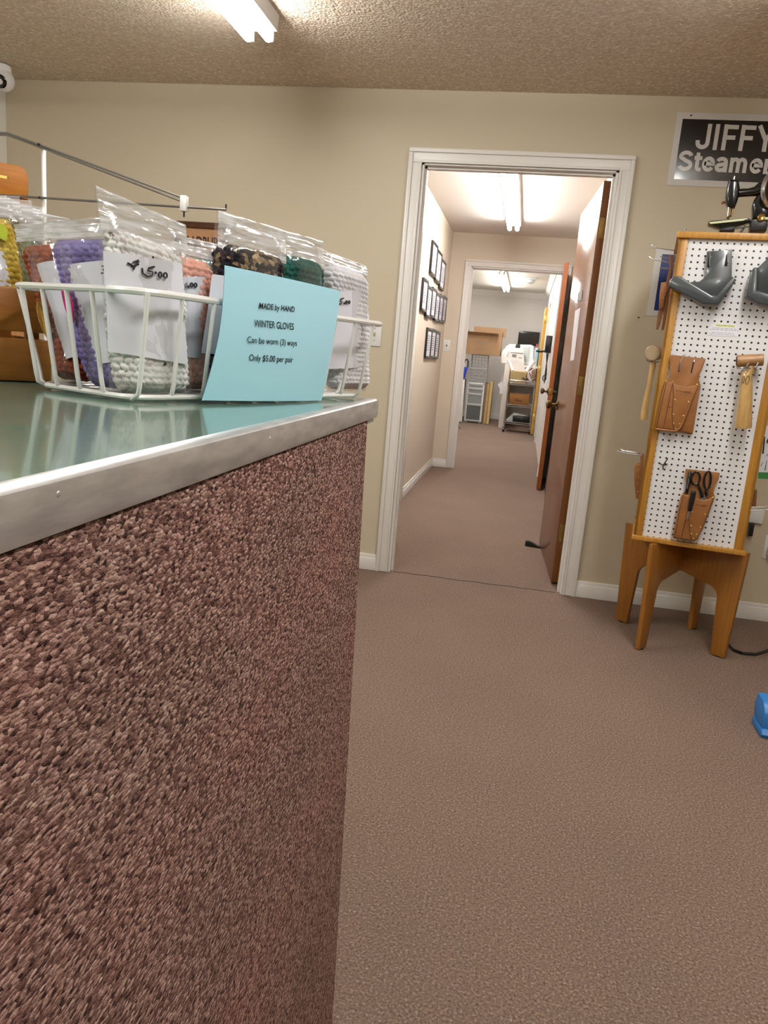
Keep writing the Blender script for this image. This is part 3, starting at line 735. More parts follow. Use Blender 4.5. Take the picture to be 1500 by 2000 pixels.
def lime(o, front, face, n):
    m = MB(); pts = [(-6, 440), (8, 440), (16, 452), (12, 472), (0, 466), (-8, 455)]
    P = [front(p, .004) for p in pts]; vs = [m.bm.verts.new(p) for p in P]; f = m.bm.faces.new(vs)
    r = bmesh.ops.extrude_face_region(m.bm, geom=[f]); bmesh.ops.translate(m.bm, verts=[v for v in r['geom'] if isinstance(v, bmesh.types.BMVert)], vec=n*.003)
    m.build('lime_cuff', plain('lime_yarn', '#b4c43a', .9, bump=(500, .4, .002)), o)
ZM = ZC+.012
bag('bag of golden yellow gloves, nearest in the slatted crate', 'gloves', GC, inn(.028), vd, .12,
    [(-70, 640), (64, 640), (20, 388), (-110, 380)], .026, Y['yellow'], .84, lab=[(-100, 490), (6, 488), (27, 580), (-80, 580)], extra=lime, zmin=ZM)
bag('bag of olive gloves just behind the golden yellow ones in the crate', 'gloves', GC, inn(.060), vd, .12,
    [(-60, 640), (70, 640), (38, 385), (-90, 378)], .024, Y['olive'], .84, zmin=ZM)
bag('bag of moss green gloves behind the olive ones in the crate', 'gloves', GC, inn(.088), vd, .10,
    [(-40, 640), (82, 640), (62, 393), (-70, 380)], .020, Y['darkgreen'], .80, zmin=ZM)
bag('bag of grey gloves second from the back of the crate', 'gloves', GC, inn(.112), vd, .08,
    [(-30, 640), (88, 640), (84, 406), (-50, 385)], .018, Y['grey'], .78, zmin=ZM)
bag('bag of pale gloves at the very back of the crate, its zip reaching farthest right', 'gloves', GC, inn(.136), vd, .08,
    [(-10, 640), (92, 640), (136, 428), (-30, 395)], .016, Y['soft'], .66, zmin=ZM)

# ------------------------------------------------------------------ behind the counter
yr = 2.6
rk = thing('display_rack', (-1.76, yr, 0), 'thin metal rod rack with a white post behind the counter', 'rack')
m = MB(); m.tube([(-1.76, yr, 0), (-1.76, yr, 1.757)], .0082, 14); m.box(-1.86, -1.66, yr-.15, yr+.15, 0, .012, bev=.003); m.build('post', 'fixture', rk)
m = MB(); m.tube([(-2.45, yr-.014, 1.588), (-1.064, yr-.014, 1.575)], .0042, 8); m.build('lower_rod', 'steel', rk)
m = MB()
for dz in (0, .012): m.tube([(-2.40, yr-.014, 1.786+dz*.5), (-1.889, yr-.014, 1.785+dz*.5), (-1.225, yr-.014, 1.594+dz)], .0036, 8)
m.build('sloping_rod', 'steel', rk)
m = MB(); m.box(-1.228, -1.205, yr-.030, yr-.004, 1.560, 1.612, bev=.004); m.build('bracket', 'white_plastic', rk)
m = MB(); m.tube([(-1.217, yr-.016, 1.560), (-1.217, yr-.016, 1.543)], .003, 8); m.tube([(-1.066, yr-.014, 1.575), (-1.066, yr-.014, 1.592)], .003, 8); m.tube([(-1.764, yr-.022, 1.757), (-1.764, yr-.008, 1.757)], .004, 8); m.tube([(-1.764, yr-.022, 1.581), (-1.764, yr-.008, 1.581)], .004, 8); m.build('pin', 'black', rk)
cfd = Vector((.72, .69, 0)).normalized(); cfb = Vector((-cfd.y, cfd.x, 0)); cfp = ony((57, 391), 3.0); cfp.z = 0; CFM = dirmat(cfp, cfd, cfb, UP)
def cpx(p): P = CFM.inverted() @ onp(p, cfp, cfb); return (P.x, P.z)
zb = cpx((57, 470))[1]
MB(CFM).box(-.62, .02, .0, .30, 0, zb-.001, bev=.004).build('cabinet', 'oak_ply', None, 'tall plain wooden cabinet behind the counter, under the bentwood case', 'cabinet')
cs = thing('machine_case', CFM @ Vector((-.3, .15, zb)), 'rounded bentwood machine case on the cabinet at the far left', 'case', rot=math.atan2(cfd.y, cfd.x))
top = [cpx(p) for p in ((-110, 357), (57, 389), (57, 352), (54.5, 337), (49, 328), (40, 322.5), (0, 314.5), (-60, 303), (-100, 300), (-110, 310))]
MB(CFM).prism(top, .02, .27, bev=.004).build('lid', 'case', cs)
bs = [cpx(p) for p in ((-110, 360), (57.5, 392))]
MB(CFM).prism([(bs[0][0], zb), (bs[1][0], zb), bs[1], bs[0]], .016, .274, bev=.003).build('base', 'case', cs)
q = [cpx(p) for p in ((-20, 336), (14.5, 343), (14.5, 348.5), (-20, 341.5))]
m = MB(CFM); m.prism(q, .0175, .0198); b = cpx((19, 345.5)); m.ball((b[0], .019, b[1]), .003, n=8); m.build('name_plate', plain('pale_gold_plate', '#c9a24a', .4, .4), cs)
# sign on the wall
a, b = ony((345, 432), D), ony((447, 437), D)
sg = thing('wooden_sign', ((a.x+b.x)/2, D-.012, a.z-.26), 'framed wooden sign with dark capital letters hanging on the beige wall', 'sign')
zt = a.z
MB().box(a.x+.02, b.x-.02, D-.012, D-.001, zt-.24, zt-.02).build('panel', 'sign_tan', sg)
m = MB(); m.box(a.x, b.x, D-.022, D-.001, zt-.03, zt, bev=.003); m.box(a.x, b.x, D-.022, D-.001, zt-.26, zt-.23, bev=.003); m.box(a.x, a.x+.02, D-.022, D-.001, zt-.26, zt, bev=.003); m.box(b.x-.02, b.x, D-.022, D-.001, zt-.26, zt, bev=.003)
m.build('frame', 'sign_wood', sg)
P = ony((397, 474), D); m = MB(); m.text('BRADBURY', dirmat((P.x, D-.0125, P.z), (1, 0, 0), UP, (0, -1, 0)), width=.235, height=.056, bold=.02)
m.build('lettering', 'lettering_brown', sg, smooth=0)
# switch plates
def switch(name_label, cx, y, cz, two=False, black=False):
    o = thing('light_switch', (cx, y, cz-.058), name_label, 'light switch', 'wall light switches')
    MB().box(cx-.035, cx+.035, y-.006, y-.0005, cz-.058, cz+.058, bev=.0025).build('plate', 'white_plastic', o)
    m = MB(); m.prism([(y-.006, cz-.011), (y-.0065, cz+.011), (y-.016, cz+.009), (y-.012, cz-.003)], cx-.005, cx+.005, axes='yz'); m.build('toggle', 'steel' if black else 'ivory', o)
    m = MB(); m.ball((cx, y-.006, cz+.03), .003, (1, .5, 1), n=8); m.ball((cx, y-.006, cz-.03), .003, (1, .5, 1), n=8); m.build('screw', 'steel', o)
P = ony((732, 653), D); switch('white wall switch left of the shop doorway, behind the basket', P.x, D, P.z)
P = ony((872.5, 675), D2); switch('white wall switch on the hall end wall beside the rear doorway', P.x, D2, P.z, black=True)
# camera
P = ony((7, 157), 3.62)
sc = thing('security_camera', P, 'white dome security camera with a black lens in the left ceiling corner', 'camera')
m = MB(); m.lathe([(.0, .0), (.03, 0), (.045, -.008), (.047, -.03), (.04, -.04)], 24, Matrix.Translation((P.x-.012, P.y, CE-.0005))); m.build('mount', 'white_plastic', sc)
m = MB(); m.ball((0, 0, 0), .05, n=24, M=Matrix.Translation(P)); m.build('eyeball', 'white_plastic', sc)
dl = Vector((.25, -1, -.42)).normalized(); R = dl.to_track_quat('Z', 'Y').to_matrix().to_4x4()
m = MB(); m.lathe([(.03, .036), (.031, .043), (.026, .047), (.022, .0475), (0, .0485)], 20, Matrix.Translation(P) @ R); m.build('lens', 'black_gloss', sc)

# ------------------------------------------------------------------ framed plaques in the hall
def plaque(x, y0, y1, z0, z1, label, group, side=1, paper=True):
    o = thing('framed_plaque', (x, (y0+y1)/2, z0), label, 'framed certificate', group)
    b = .016; xa, xb = (x+.001, x+.020) if side > 0 else (x-.020, x-.001)
    m = MB()
    for q in ((y0, y0+b, z0, z1), (y1-b, y1, z0, z1), (y0+b, y1-b, z0, z0+b*1.3), (y0+b, y1-b, z1-b*1.3, z1)): m.box(xa, xb, q[0], q[1], q[2], q[3], bev=.002)
    m.build('frame', 'frame_black', o)
    xm = (xa+xb)/2
    MB().box(xm-.004, xm+.002, y0+b-.002, y1-b+.002, z0+b, z1-b).build('certificate', 'paper_cool', o)
    m = MB(); rr = random.Random(int(y0*1000))
    xs = xm+.002*side
    for k in range(7):
        zz = z1-b-.05-k*(z1-z0-.12)/7; hw = (y1-y0-2*b)*rr.uniform(.2, .36); m.box(xs, xs+.0006*side, (y0+y1)/2-hw, (y0+y1)/2+hw, zz-.004, zz+.003)
    m.build('print', 'ink_grey', o, smooth=0)
ordn = ['first', 'second', 'third', 'fourth', 'fifth', 'sixth']
def row(nm, lt, lb, rt, rb, n, stag):
    a, b, c, d = [onx(p, HL+.01) for p in (lt, lb, rt, rb)]
    y0, y1 = (a.y+b.y)/2, (c.y+d.y)/2; z1, z0 = (a.z+c.z)/2, (b.z+d.z)/2; w = (y1-y0)/n
    for k in range(n):
        s = stag[k % len(stag)]
        plaque(HL, y0+k*w+.004, y0+(k+1)*w-.004, z0+s, z1+s, 'black framed certificate, %s from the shop end of the %s row in the hall' % (ordn[k], nm), 'framed certificates in the hall')
row('top', (844.9, 475.6), (837.7, 542.6), (870.9, 511.4), (865, 562.7), 3, (.03, .01, -.02))
row('middle', (826.6, 544.5), (820, 611.5), (872, 585.5), (867.6, 633), 6, (.02, -.01, .005, -.01, 0, .01))
row('bottom', (835, 639.5), (828.6, 700.6), (860, 648.5), (853, 700), 3, (.0, .005, .0))
for k in range(4):      # the dark things on the other side, glimpsed between the two doors
    plaque(HR, 5.35+k*.36, 5.62+k*.36, 1.62, 1.98, 'black framed certificate on the right hall wall between the doors, %s from the shop' % ordn[k], 'framed certificates on the right hall wall', side=-1)
bc = thing('bookcase', (.33, 5.9, 0), 'narrow black bookcase against the right hall wall between the doors', 'bookcase')
m = MB(); m.box(.290, HR-.001, 5.2, 5.22, 0, 1.5); m.box(.290, HR-.001, 6.6, 6.62, 0, 1.5); m.box(HR-.012, HR-.001, 5.22, 6.6, 0, 1.5); m.build('case', 'black', bc)
for z in (.02, .42, .82, 1.2, 1.482): MB().box(.292, HR-.012, 5.22, 6.6, z, z+.018).build('shelf', 'black', bc)
m = MB(); m.prism([(6.70, .0), (6.98, .0), (6.96, .22), (6.90, .30), (6.78, .30), (6.72, .22)], .300, .375, bev=.02, axes='yz'); m.build('bag', 'black_matte', None, 'black bag on the hall carpet beside the amber edged door', 'bag')

# ------------------------------------------------------------------ pegboard tower
ta = math.radians(8.8); F0 = Vector((.520, 3.200, 0)); ex = Vector((math.cos(ta), -math.sin(ta), 0)); ed = Vector((math.sin(ta), math.cos(ta), 0))
TM = dirmat(F0, ex, ed, UP); TMi = TM.inverted(); TW = .42
def T(px, d=0):
    P = TMi @ onp(px, F0+ed*d, ed); return (P.x, P.z)
def Ts(f, pts, d=0): return [T(f(p), d) for p in pts]
f4 = lambda p: (1180+p[0]/4.6875, 420+p[1]/4.6875)
f5 = lambda p: (1180+p[0]/4.6875, 740+p[1]/4.6875)
fA = lambda p: (1240+p[0]/9.375, 680+p[1]/9.375)
fB = lambda p: (1300+p[0]/11.767, 900+p[1]/11.767)
fC = lambda p: (1400+p[0]/11.11, 680+p[1]/11.11)
fM = lambda p: (1370+p[0]/11.54, 330+p[1]/11.54)
fR = lambda p: (1410+p[0]/6.25, 800+p[1]/6.25)
Z0, Z1 = .487, 1.661
tw = thing('pegboard_tower', F0+ex*.21+ed*.21, 'oak framed white pegboard display tower on splayed wooden legs', 'display stand', rot=-ta)
for side in range(4):
    S4 = TM @ Matrix.Translation((.21, .21, 0)) @ Matrix.Rotation(side*math.pi/2, 4, 'Z') @ Matrix.Translation((-.21, -.21, 0))
    m = MB(S4); m.box(0, .034, 0, .012, Z0, Z1, bev=.0015); m.box(TW-.036, TW, 0, .012, Z0, Z1, bev=.0015); m.build('stile', 'oak', tw)
    # the panel keeps its own axes so that its holes line up with it
    p = MB(S4).box(.034, TW-.036, .006, .0115, Z0, Z1).build('peg_panel', 'peg', tw)
    if side % 2:                              # turn the mesh's own axes with the face
        R = Matrix.Translation((0, 0, 0)) @ Matrix.Rotation(side*math.pi/2, 4, 'Z'); p.data.transform(R.inverted()); p.matrix_local = R; WM[p.name] = WM[tw.name] @ R
MB(TM).box(-.010, TW+.012, -.012, TW+.012, Z1, 1.685, bev=.003).build('top_board', 'oak', tw)
MB(TM).box(-.006, TW+.010, -.014, TW+.010, .468, Z0, bev=.003).build('bottom_tray', 'oak', tw)
cT = F0+ex*.21+ed*.21
def leg_board(dv, name):
    dv = Vector(dv).normalized(); W = dirmat((cT.x, cT.y, 0), dv, Vector((-dv.y, dv.x, 0)), UP)
    half = [(.283, .466), (.262, .004), (.203, .004), (.188, .235)] + [(.138+.05*math.cos(t), .245+.05*math.sin(t)) for t in [k*math.pi/12 for k in range(7)]] + [(.02, .318)]
    poly = half + [(-x, z) for x, z in half[::-1]]
    m = MB(W); m.prism(poly, -.010, .010, bev=.0015); return m.build(name, 'oak_ply', tw)
leg_board((.61, .79, 0), 'leg_board'); leg_board((.775, -.632, 0), 'leg_board')
for dv in ((.61, .79), (-.61, -.79), (.775, -.632), (-.775, .632)):
    v = Vector((dv[0], dv[1], 0)).normalized()*.235; MB().cyl((cT.x+v.x, cT.y+v.y, .0006), (cT.x+v.x, cT.y+v.y, .005), .013, n=14).build('glide', 'black', tw)
def hook(pts, label, group='wire hooks on the pegboard tower', r=.0022, mat='chrome', name='peg_hook'):
    m = MB(TM)
    for ps in pts: m.tube(ps, r, 8)
    return m.build(name, mat, None, label, 'hook', group)
def P3(f, p, d): u, z = T(f(p), d); return (u, d, z)
# grey plastic pieces
def rim_piece(name, plate, rim, slots, label):
    o = thing('grey_bracket', TM @ Vector((plate[0][0], -.02, min(p[1] for p in plate))), label, 'bracket', 'grey brackets on the pegboard tower', rot=-ta)
    MB(TM).prism(plate, -.016, -.006, bev=.002).build('plate', 'grey_paint', o)
    MB(TM).prism(rim, -.062, -.0165, bev=.006, seg=3).build('rim', 'grey_paint', o)
    for (a, b) in slots:
        m = MB(TM); m.box(a[0]-.005, a[0]+.005, -.0172, -.0161, b[1], a[1], bev=.0004); m.build('slot', 'black', o)
    return o
rim_piece('a', Ts(f4, [(940, 335), (1170, 315), (1168, 560), (1200, 590), (1040, 790), (905, 790), (700, 690), (800, 612), (870, 610), (912, 580), (930, 540)], -.012),
          Ts(f4, [(585, 648), (600, 600), (640, 558), (690, 556), (985, 735), (1030, 735), (1178, 566), (1212, 592), (1048, 822), (905, 815)], -.062),
          [(T(f4((970, 375)), -.016), T(f4((970, 480)), -.016)), (T(f4((1130, 365)), -.016), T(f4((1130, 470)), -.016))], 'dark grey bracket at the upper left of the pegboard, slotted tab up')
rim_piece('b', Ts(f4, [(1400, 700), (1410, 480), (1500, 390), (1512, 330), (1690, 335), (1688, 580), (1700, 620), (1600, 790), (1460, 790)], -.012),
          Ts(f4, [(1300, 745), (1345, 515), (1375, 478), (1415, 478), (1400, 690), (1500, 718), (1600, 722), (1705, 590), (1730, 610), (1600, 838), (1415, 815)], -.062),
          [(T(f4((1545, 385)), -.016), T(f4((1545, 480)), -.016))], 'dark grey bracket at the upper right of the pegboard, partly out of view')
hook([[P3(f4, (970, 330), .006), P3(f4, (970, 345), -.02), P3(f4, (968, 385), -.024), P3(f4, (968, 470), -.024)]], 'dark wire hook through the left slot of the grey bracket', mat='steel')
hook([[P3(f4, (1132, 345), .006), P3(f4, (1132, 350), -.02), P3(f4, (1134, 440), -.024)]], 'bright wire hook through the right slot of the grey bracket')
# price notice
q = [T(p, .005) for p in ((1385, 631), (1445, 633), (1442, 658), (1383.5, 655))]
pn = MB(TM).prism(q, .0049, .0058).build('price_notice', 'paper', None, 'small white upholstery tools notice on the pegboard with a yellow heading', 'notice')
def tline(pl, pr, h): a, b = T(pl, .005), T(pr, .005); return ((a[0]+b[0])/2, (a[1]+b[1])/2, b[0]-a[0], math.atan2(b[1]-a[1], b[0]-a[0]))
x, z, wd, an = tline((1398.5, 635.2), (1434, 637.2), 0)
MB(TM).box(x-wd/2-.001, x+wd/2+.001, .0045, .0049, z-.004, z+.004).build('highlight', 'yellow_hi', pn)
m = MB(TM); m.text('UPHOLSTERY TOOLS', dirmat((x, .0043, z), (1, 0, 0), UP, (0, -1, 0)), width=wd, height=.0052, depth=.0001); m.build('heading', plain('olive_print', '#6f7338', .7), pn, smooth=0)
m = MB(TM); rr = random.Random(5)
for (l, r_) in (((1392, 640.8), (1438, 643)), ((1386, 643.2), (1443, 646.2)), ((1390, 649.2), (1437, 651.5)), ((1387, 652), (1439, 654.6))):
    x, z, wd, an = tline(l, r_, 0); c = -wd/2
    while c < wd/2-.004:
        k = rr.uniform(.005, .014); k = min(k, wd/2-c); m.box(x+c, x+c+k, .0046, .0049, z-.0012, z+.0012); c += k+.003
m.build('print', plain('pale_print', '#a9a9ba', .7), pn, smooth=0)

# leather pouches
def rivets(o, f, pts, d, r=.0034):
    for p in pts:
        u, z = T(f(p), d); MB(TM).ball((u, d, z), r, (1, .5, 1), n=10).build('rivet', 'brass_bright', o)
def stitch(o, f, lines, d):
    m = MB(TM)
    for ln in lines: m.tube([(T(f(p), d)[0], d, T(f(p), d)[1]) for p in ln], .0011, 5)
    m.build('stitching', 'leather_in', o)
po = thing('tool_pouch', TM @ Vector((.12, -.02, T(fA((370, 1480)), 0)[1])), 'empty tan leather tool pouch hanging at the middle left of the pegboard', 'tool pouch', 'leather tool pouches', rot=-ta)
MB(TM).prism(Ts(fA, [(675, 122), (1280, 188), (1295, 210), (1215, 420), (1182, 490), (1175, 590), (1208, 690), (1060, 1570), (1040, 1578), (840, 1535), (380, 1485), (372, 1450), (545, 612), (615, 545), (648, 440), (642, 300), (638, 160)], -.012), -.012, -.006, bev=.0012).build('back_panel', 'leather', po)
MB(TM).prism(Ts(fA, [(1150, 700), (1195, 700), (1050, 1560), (850, 1520), (930, 1300)], -.018), -.018, -.0122, bev=.0012).build('side_pocket', 'leather', po)
MB(TM).prism(Ts(fA, [(555, 598), (690, 625), (760, 668), (900, 695), (1010, 700), (1110, 680), (1165, 690), (1080, 870), (1000, 1060), (900, 1330), (830, 1470), (745, 1530), (372, 1482)], -.030), -.030, -.0182, bev=.004, seg=3).build('front_pocket', 'leather', po)
m = MB(TM); m.tube([P3(fA, p, -.030) for p in ((1155, 690), (1090, 810), (1030, 950), (960, 1160), (890, 1340), (825, 1465), (745, 1520), (560, 1505), (375, 1478))], .0042, 8); m.build('rolled_edge', 'leather', po)
stitch(po, fA, [[(570, 640), (400, 1445), (720, 1490)], [(690, 640), (600, 1090), (525, 1455)], [(695, 640), (705, 900), (680, 1200), (690, 1400), (725, 1490)], [(1140, 700), (1060, 850), (985, 1020), (930, 1200), (860, 1380), (780, 1490)], [(605, 1075), (680, 1080)]], -.0305)
m = MB(TM)
for k, (a, b) in enumerate((((755, 775), (800, 780)), ((815, 790), (860, 790)), ((880, 795), (1020, 800)), ((900, 815), (1030, 830)), ((930, 850), (960, 855)))): m.tube([P3(fA, a, -.0302), P3(fA, b, -.0302)], .0009, 5)
m.build('stamped_mark', 'leather_in', po)
rivets(po, fA, [(582, 602), (690, 615), (1138, 667), (735, 945), (983, 982), (708, 1213), (892, 1235), (713, 1377), (820, 1385), (745, 1477)], -.031)
for (a, b) in (((835, 265), (805, 430)), ((1080, 235), (1030, 455))):
    m = MB(TM); m.tube([P3(fA, a, -.0118), P3(fA, b, -.0118)], .0024, 6); m.build('belt_slot', 'black', po)
hook([[P3(fA, (905, 120), .006), P3(fA, (895, 150), -.018), P3(fA, (850, 220), -.022), P3(fA, (815, 410), -.022)]], 'wire hook through the left slot of the empty leather pouch', mat='steel')
hook([[P3(fA, (1090, 215), .006), P3(fA, (1085, 220), -.018), P3(fA, (1075, 250), -.020)]], 'wire hook through the right slot of the empty leather pouch')
pb = thing('tool_pouch', TM @ Vector((.2, -.02, T(fB((400, 1840)), 0)[1])), 'tan leather pouch at the bottom of the pegboard filled with scissors and tools', 'tool pouch', 'leather tool pouches', rot=-ta)
MB(TM).prism(Ts(fB, [(470, 188), (1235, 272), (1250, 300), (1220, 420), (1130, 600), (1108, 740), (1135, 840), (1105, 930), (860, 1560), (725, 1810), (640, 1840), (170, 1780), (162, 1740), (340, 850), (385, 755), (440, 700), (470, 560), (448, 330), (455, 210)], -.012), -.012, -.006, bev=.0012).build('back_panel', 'leather', pb)
MB(TM).prism(Ts(fB, [(375, 765), (460, 780), (560, 800), (700, 850), (790, 890), (880, 905), (980, 885), (1075, 830), (1130, 850), (1100, 930), (990, 1200), (860, 1560), (730, 1820), (640, 1842), (165, 1785), (335, 860)], -.036), -.036, -.0265, bev=.004, seg=3).build('front_pocket', 'leather', pb)
MB(TM).prism(Ts(fB, [(350, 860), (1090, 930), (860, 1550), (700, 1800), (200, 1760)], -.0262), -.0262, -.0122).build('gusset', 'leather_dark', pb)
stitch(pb, fB, [[(405, 800), (330, 1100), (210, 1755), (600, 1820)], [(455, 1350), (410, 1530), (362, 1765)], [(548, 1350), (540, 1560), (570, 1740), (610, 1820)], [(1090, 900), (980, 1180), (850, 1540), (720, 1800), (630, 1825)]], -.0365)
m = MB(TM)
for a, b in (((690, 1010), (760, 1020)), ((790, 1020), (940, 1025)), ((830, 1045), (930, 1050))): m.tube([P3(fB, a, -.0362), P3(fB, b, -.0362)], .0009, 5)
m.build('stamped_mark', 'leather_in', pb)
rivets(pb, fB, [(405, 768), (1088, 845), (608, 1180), (910, 1230), (590, 1490), (803, 1518), (590, 1680), (715, 1690), (637, 1795)], -.0372)
# tools in that pouch
def ring(cx, cy, rx, ry, f, d, tilt=0): return [P3(f, (cx+rx*math.cos(t)*math.cos(tilt)-ry*math.sin(t)*math.sin(tilt), cy+rx*math.cos(t)*math.sin(tilt)+ry*math.sin(t)*math.cos(tilt)), d) for t in [k*math.pi/12 for k in range(24)]]
ss = thing('scissors', TM @ Vector((T(fB((890, 870)), 0)[0], -.02, T(fB((880, 880)), 0)[1])), 'pair of black handled scissors in the leather pouch at the bottom of the pegboard', 'scissors', rot=-ta)
m = MB(TM); m.tube(ring(690, 405, 100, 150, fB, -.022, .12), .0042, 10, closed=True); m.tube([P3(fB, p, -.021) for p in ((750, 540), (800, 680), (850, 840))], [.0045, .0055, .0065], 10); m.build('round_handle', 'black_gloss', ss)
m = MB(TM); m.tube(ring(965, 445, 78, 205, fB, -.024, .10), .0042, 10, closed=True); m.tube([P3(fB, p, -.023) for p in ((930, 640), (935, 720), (945, 810))], [.0045, .006, .0055], 10); m.build('long_handle', 'black_gloss', ss)
MB(TM).prism(Ts(fB, [(890, 770), (945, 860), (920, 1000), (850, 1000), (800, 880)], -.021), -.0225, -.0192).build('blade', 'chrome', ss)
kn = thing('seam_knife', TM @ Vector((T(fB((480, 760)), 0)[0], -.02, T(fB((480, 760)), 0)[1])), 'slim black knife standing at the left of the scissors in the pouch', 'knife', rot=-ta)
m = MB(TM); m.tube([P3(fB, p, -.0195) for p in ((570, 235), (560, 260), (520, 500), (482, 720), (478, 755))], [.003, .0065, .0068, .0066, .004], 12); m.build('handle', 'black_gloss', kn)
m = MB(TM); m.tube([P3(fB, p, -.0262) for p in ((535, 420), (495, 640))], .0022, 6); m.build('inlay', 'steel', kn)
sd_ = thing('screwdriver', TM @ Vector((T(fB((500, 1330)), 0)[0], -.05, T(fB((500, 1330)), 0)[1])), 'black handled screwdriver in front of the lower leather pouch', 'screwdriver', rot=-ta)
m = MB(TM); m.tube([P3(fB, p, -.050) for p in ((645, 690), (642, 715), (610, 880), (575, 1040), (560, 1130), (555, 1160))], [.006, .010, .0108, .009, .0085, .006], 14); m.build('handle', 'black', sd_)
m = MB(TM); m.tube([P3(fB, (548, 1150), -.049), P3(fB, (498, 1335), -.044)], .0055, 10); m.build('shaft', 'chrome', sd_)
# mallet on the right
ml = thing('mallet', TM @ Vector((.4, -.05, T(fC((570, 1735)), 0)[1])), 'wooden handled rawhide mallet hanging at the right of the pegboard', 'mallet', 'rawhide mallets', rot=-ta)
dm = -.052
m = MB(TM); a, b = P3(fC, (432, 282), dm), P3(fC, (1010, 252), dm); m.tube([Vector(a), Vector(a)+(Vector(b)-Vector(a))*.01, Vector(a)+(Vector(b)-Vector(a))*.985, Vector(b)], [.0205, .0225, .0225, .0205], 24); m.build('head', 'rawhide', ml)
m = MB(TM); m.tube([P3(fC, p, dm) for p in ((745, 350), (735, 470), (655, 560), (640, 700), (630, 1000), (595, 1400), (570, 1700), (568, 1738))], [.011, .013, .020, .0215, .0235, .028, .031, .029], 20); m.build('handle', 'mallet_wood', ml)
m = MB(TM); av = (Vector(b)-Vector(a)).normalized()
for rr_ in (.018, .012, .006):
    zz = Vector((0, 0, 1)); yy = av.cross(zz).normalized(); zz = yy.cross(av)
    m.tube([Vector(a)-av*.0006+(yy*math.cos(k*math.pi/8)+zz*math.sin(k*math.pi/8))*rr_ for k in range(16)], .0011, 5, closed=True)
m.build('spiral_end', 'leather_in', ml)
m = MB(TM)
def fu(p, d): return P3(fC, p, d)
hu, hz = T(fC((640, 690)), dm-.0225)
for (dx, rx, rz) in ((.004, .006, .016), (-.010, .003, .013)):
    m.tube([(hu+dx+rx*math.cos(t), dm-.0225+abs(dx+rx*math.cos(t))*.12, hz+rz*math.sin(t)) for t in [k*math.pi/10 for k in range(20)]], .0009, 5, closed=True)
m.build('handle_stamp', 'ink', ml)
hook([[fu((860, 470), .006), fu((860, 470), -.03), fu((640, 415), -.085), fu((540, 425), -.09), fu((430, 430), -.085)], [fu((820, 590), .006), fu((820, 560), -.03), fu((850, 420), -.085), fu((905, 310), -.082)], [fu((510, 580), .006), fu((540, 500), -.04), fu((640, 415), -.084), fu((690, 325), -.08)]], 'dark double wire holder under the head of the mallet', r=.0024, mat='steel', name='tool_holder')
hook([[P3(f5, (515, 775), .006), P3(f5, (520, 780), -.004), P3(f5, (540, 792), -.01), P3(f5, (575, 785), -.004), P3(f5, (575, 780), .006)], [P3(f5, (538, 828), -.003), P3(f5, (540, 792), -.012), P3(f5, (560, 762), -.03), P3(f5, (582, 730), -.045)]], 'small empty dark wire hook at the lower left of the pegboard', mat='black')
# left side of the tower
dL = .13
def L(f, p, d=dL): return P3(f, p, d)
hook([[L(f4, (430, 272)), L(f4, (452, 296)), L(f4, (560, 312)), (.006, dL, T(f4((680, 330)), dL)[1])]], 'upper bright wire hook sticking out of the left side of the tower')
hook([[L(f4, (412, 383), .09), L(f4, (436, 404), .09), L(f4, (560, 428), .09), (.006, .09, T(f4((690, 448)), .09)[1])]], 'second bright wire hook out of the left tower side, just below the upper one')
hook([[L(f4, (512, 372), .16), L(f4, (530, 385), .16), L(f4, (600, 395), .16), (.006, .16, T(f4((660, 402)), .16)[1])]], 'third bright wire hook, against the navy poster left of the tower')
hook([[L(f4, (508, 480), .16), L(f4, (540, 488), .16), (.006, .16, T(f4((640, 490)), .16)[1])]], 'lowest of the wire hooks against the navy poster left of the tower')
sh = thing('leather_sheath', TM @ Vector((-.03, .1, T(f4((500, 1050)), .1)[1])), 'brown leather sheath hanging edge-on at the upper left side of the tower', 'sheath', 'leather sheaths', rot=-ta)
MB(TM).prism(Ts(f4, [(598, 365), (634, 368), (634, 440), (612, 560), (590, 650), (606, 690), (585, 850), (548, 1050), (522, 1057), (540, 940), (540, 880), (512, 1000), (496, 1045), (474, 1052), (492, 900), (530, 770), (575, 650), (572, 590), (600, 480)], .10), .085, .115, bev=.002).build('back_strap', 'leather_dark', sh)
MB(TM).prism(Ts(f4, [(520, 625), (580, 615), (582, 680), (548, 780), (540, 850), (500, 872), (505, 740)], .10), .075, .0845, bev=.002).build('front_pocket', 'leather', sh)
rivets(sh, f4, [(562, 640), (540, 755)], .0745, .002)
lm = thing('mallet', TM @ Vector((-.06, .1, T(fA((150, 1310)), .1)[1])), 'rawhide mallet seen end-on at the left side of the tower', 'mallet', 'rawhide mallets', rot=-ta)
c = Vector(P3(f4, (442, 1265), .06)); e = c+Vector((.012, .12, .004))
m = MB(TM); m.tube([c, c+(e-c)*.04, e], [.0285, .031, .031], 28); m.build('head', 'rawhide', lm)
m = MB(TM); m.tube([c-(e-c)*.012, c], [.027, .028], 28); m.build('face_disc', 'rawhide_end', lm)
m = MB(TM); m.tube([P3(fA, p, .10) for p in ((342, 240), (330, 330), (275, 640), (220, 900), (158, 1280), (154, 1312))], [.011, .012, .010, .0125, .0155, .0145], 16); m.build('handle', 'mallet_wood', lm)
hook([[P3(f4, (385, 1322), .05), P3(f4, (400, 1340), .06), P3(f4, (450, 1348), .10), (.006, .10, T(f4((530, 1340)), .10)[1])]], 'dark wire holder under the mallet on the left side of the tower', mat='steel', name='tool_holder')
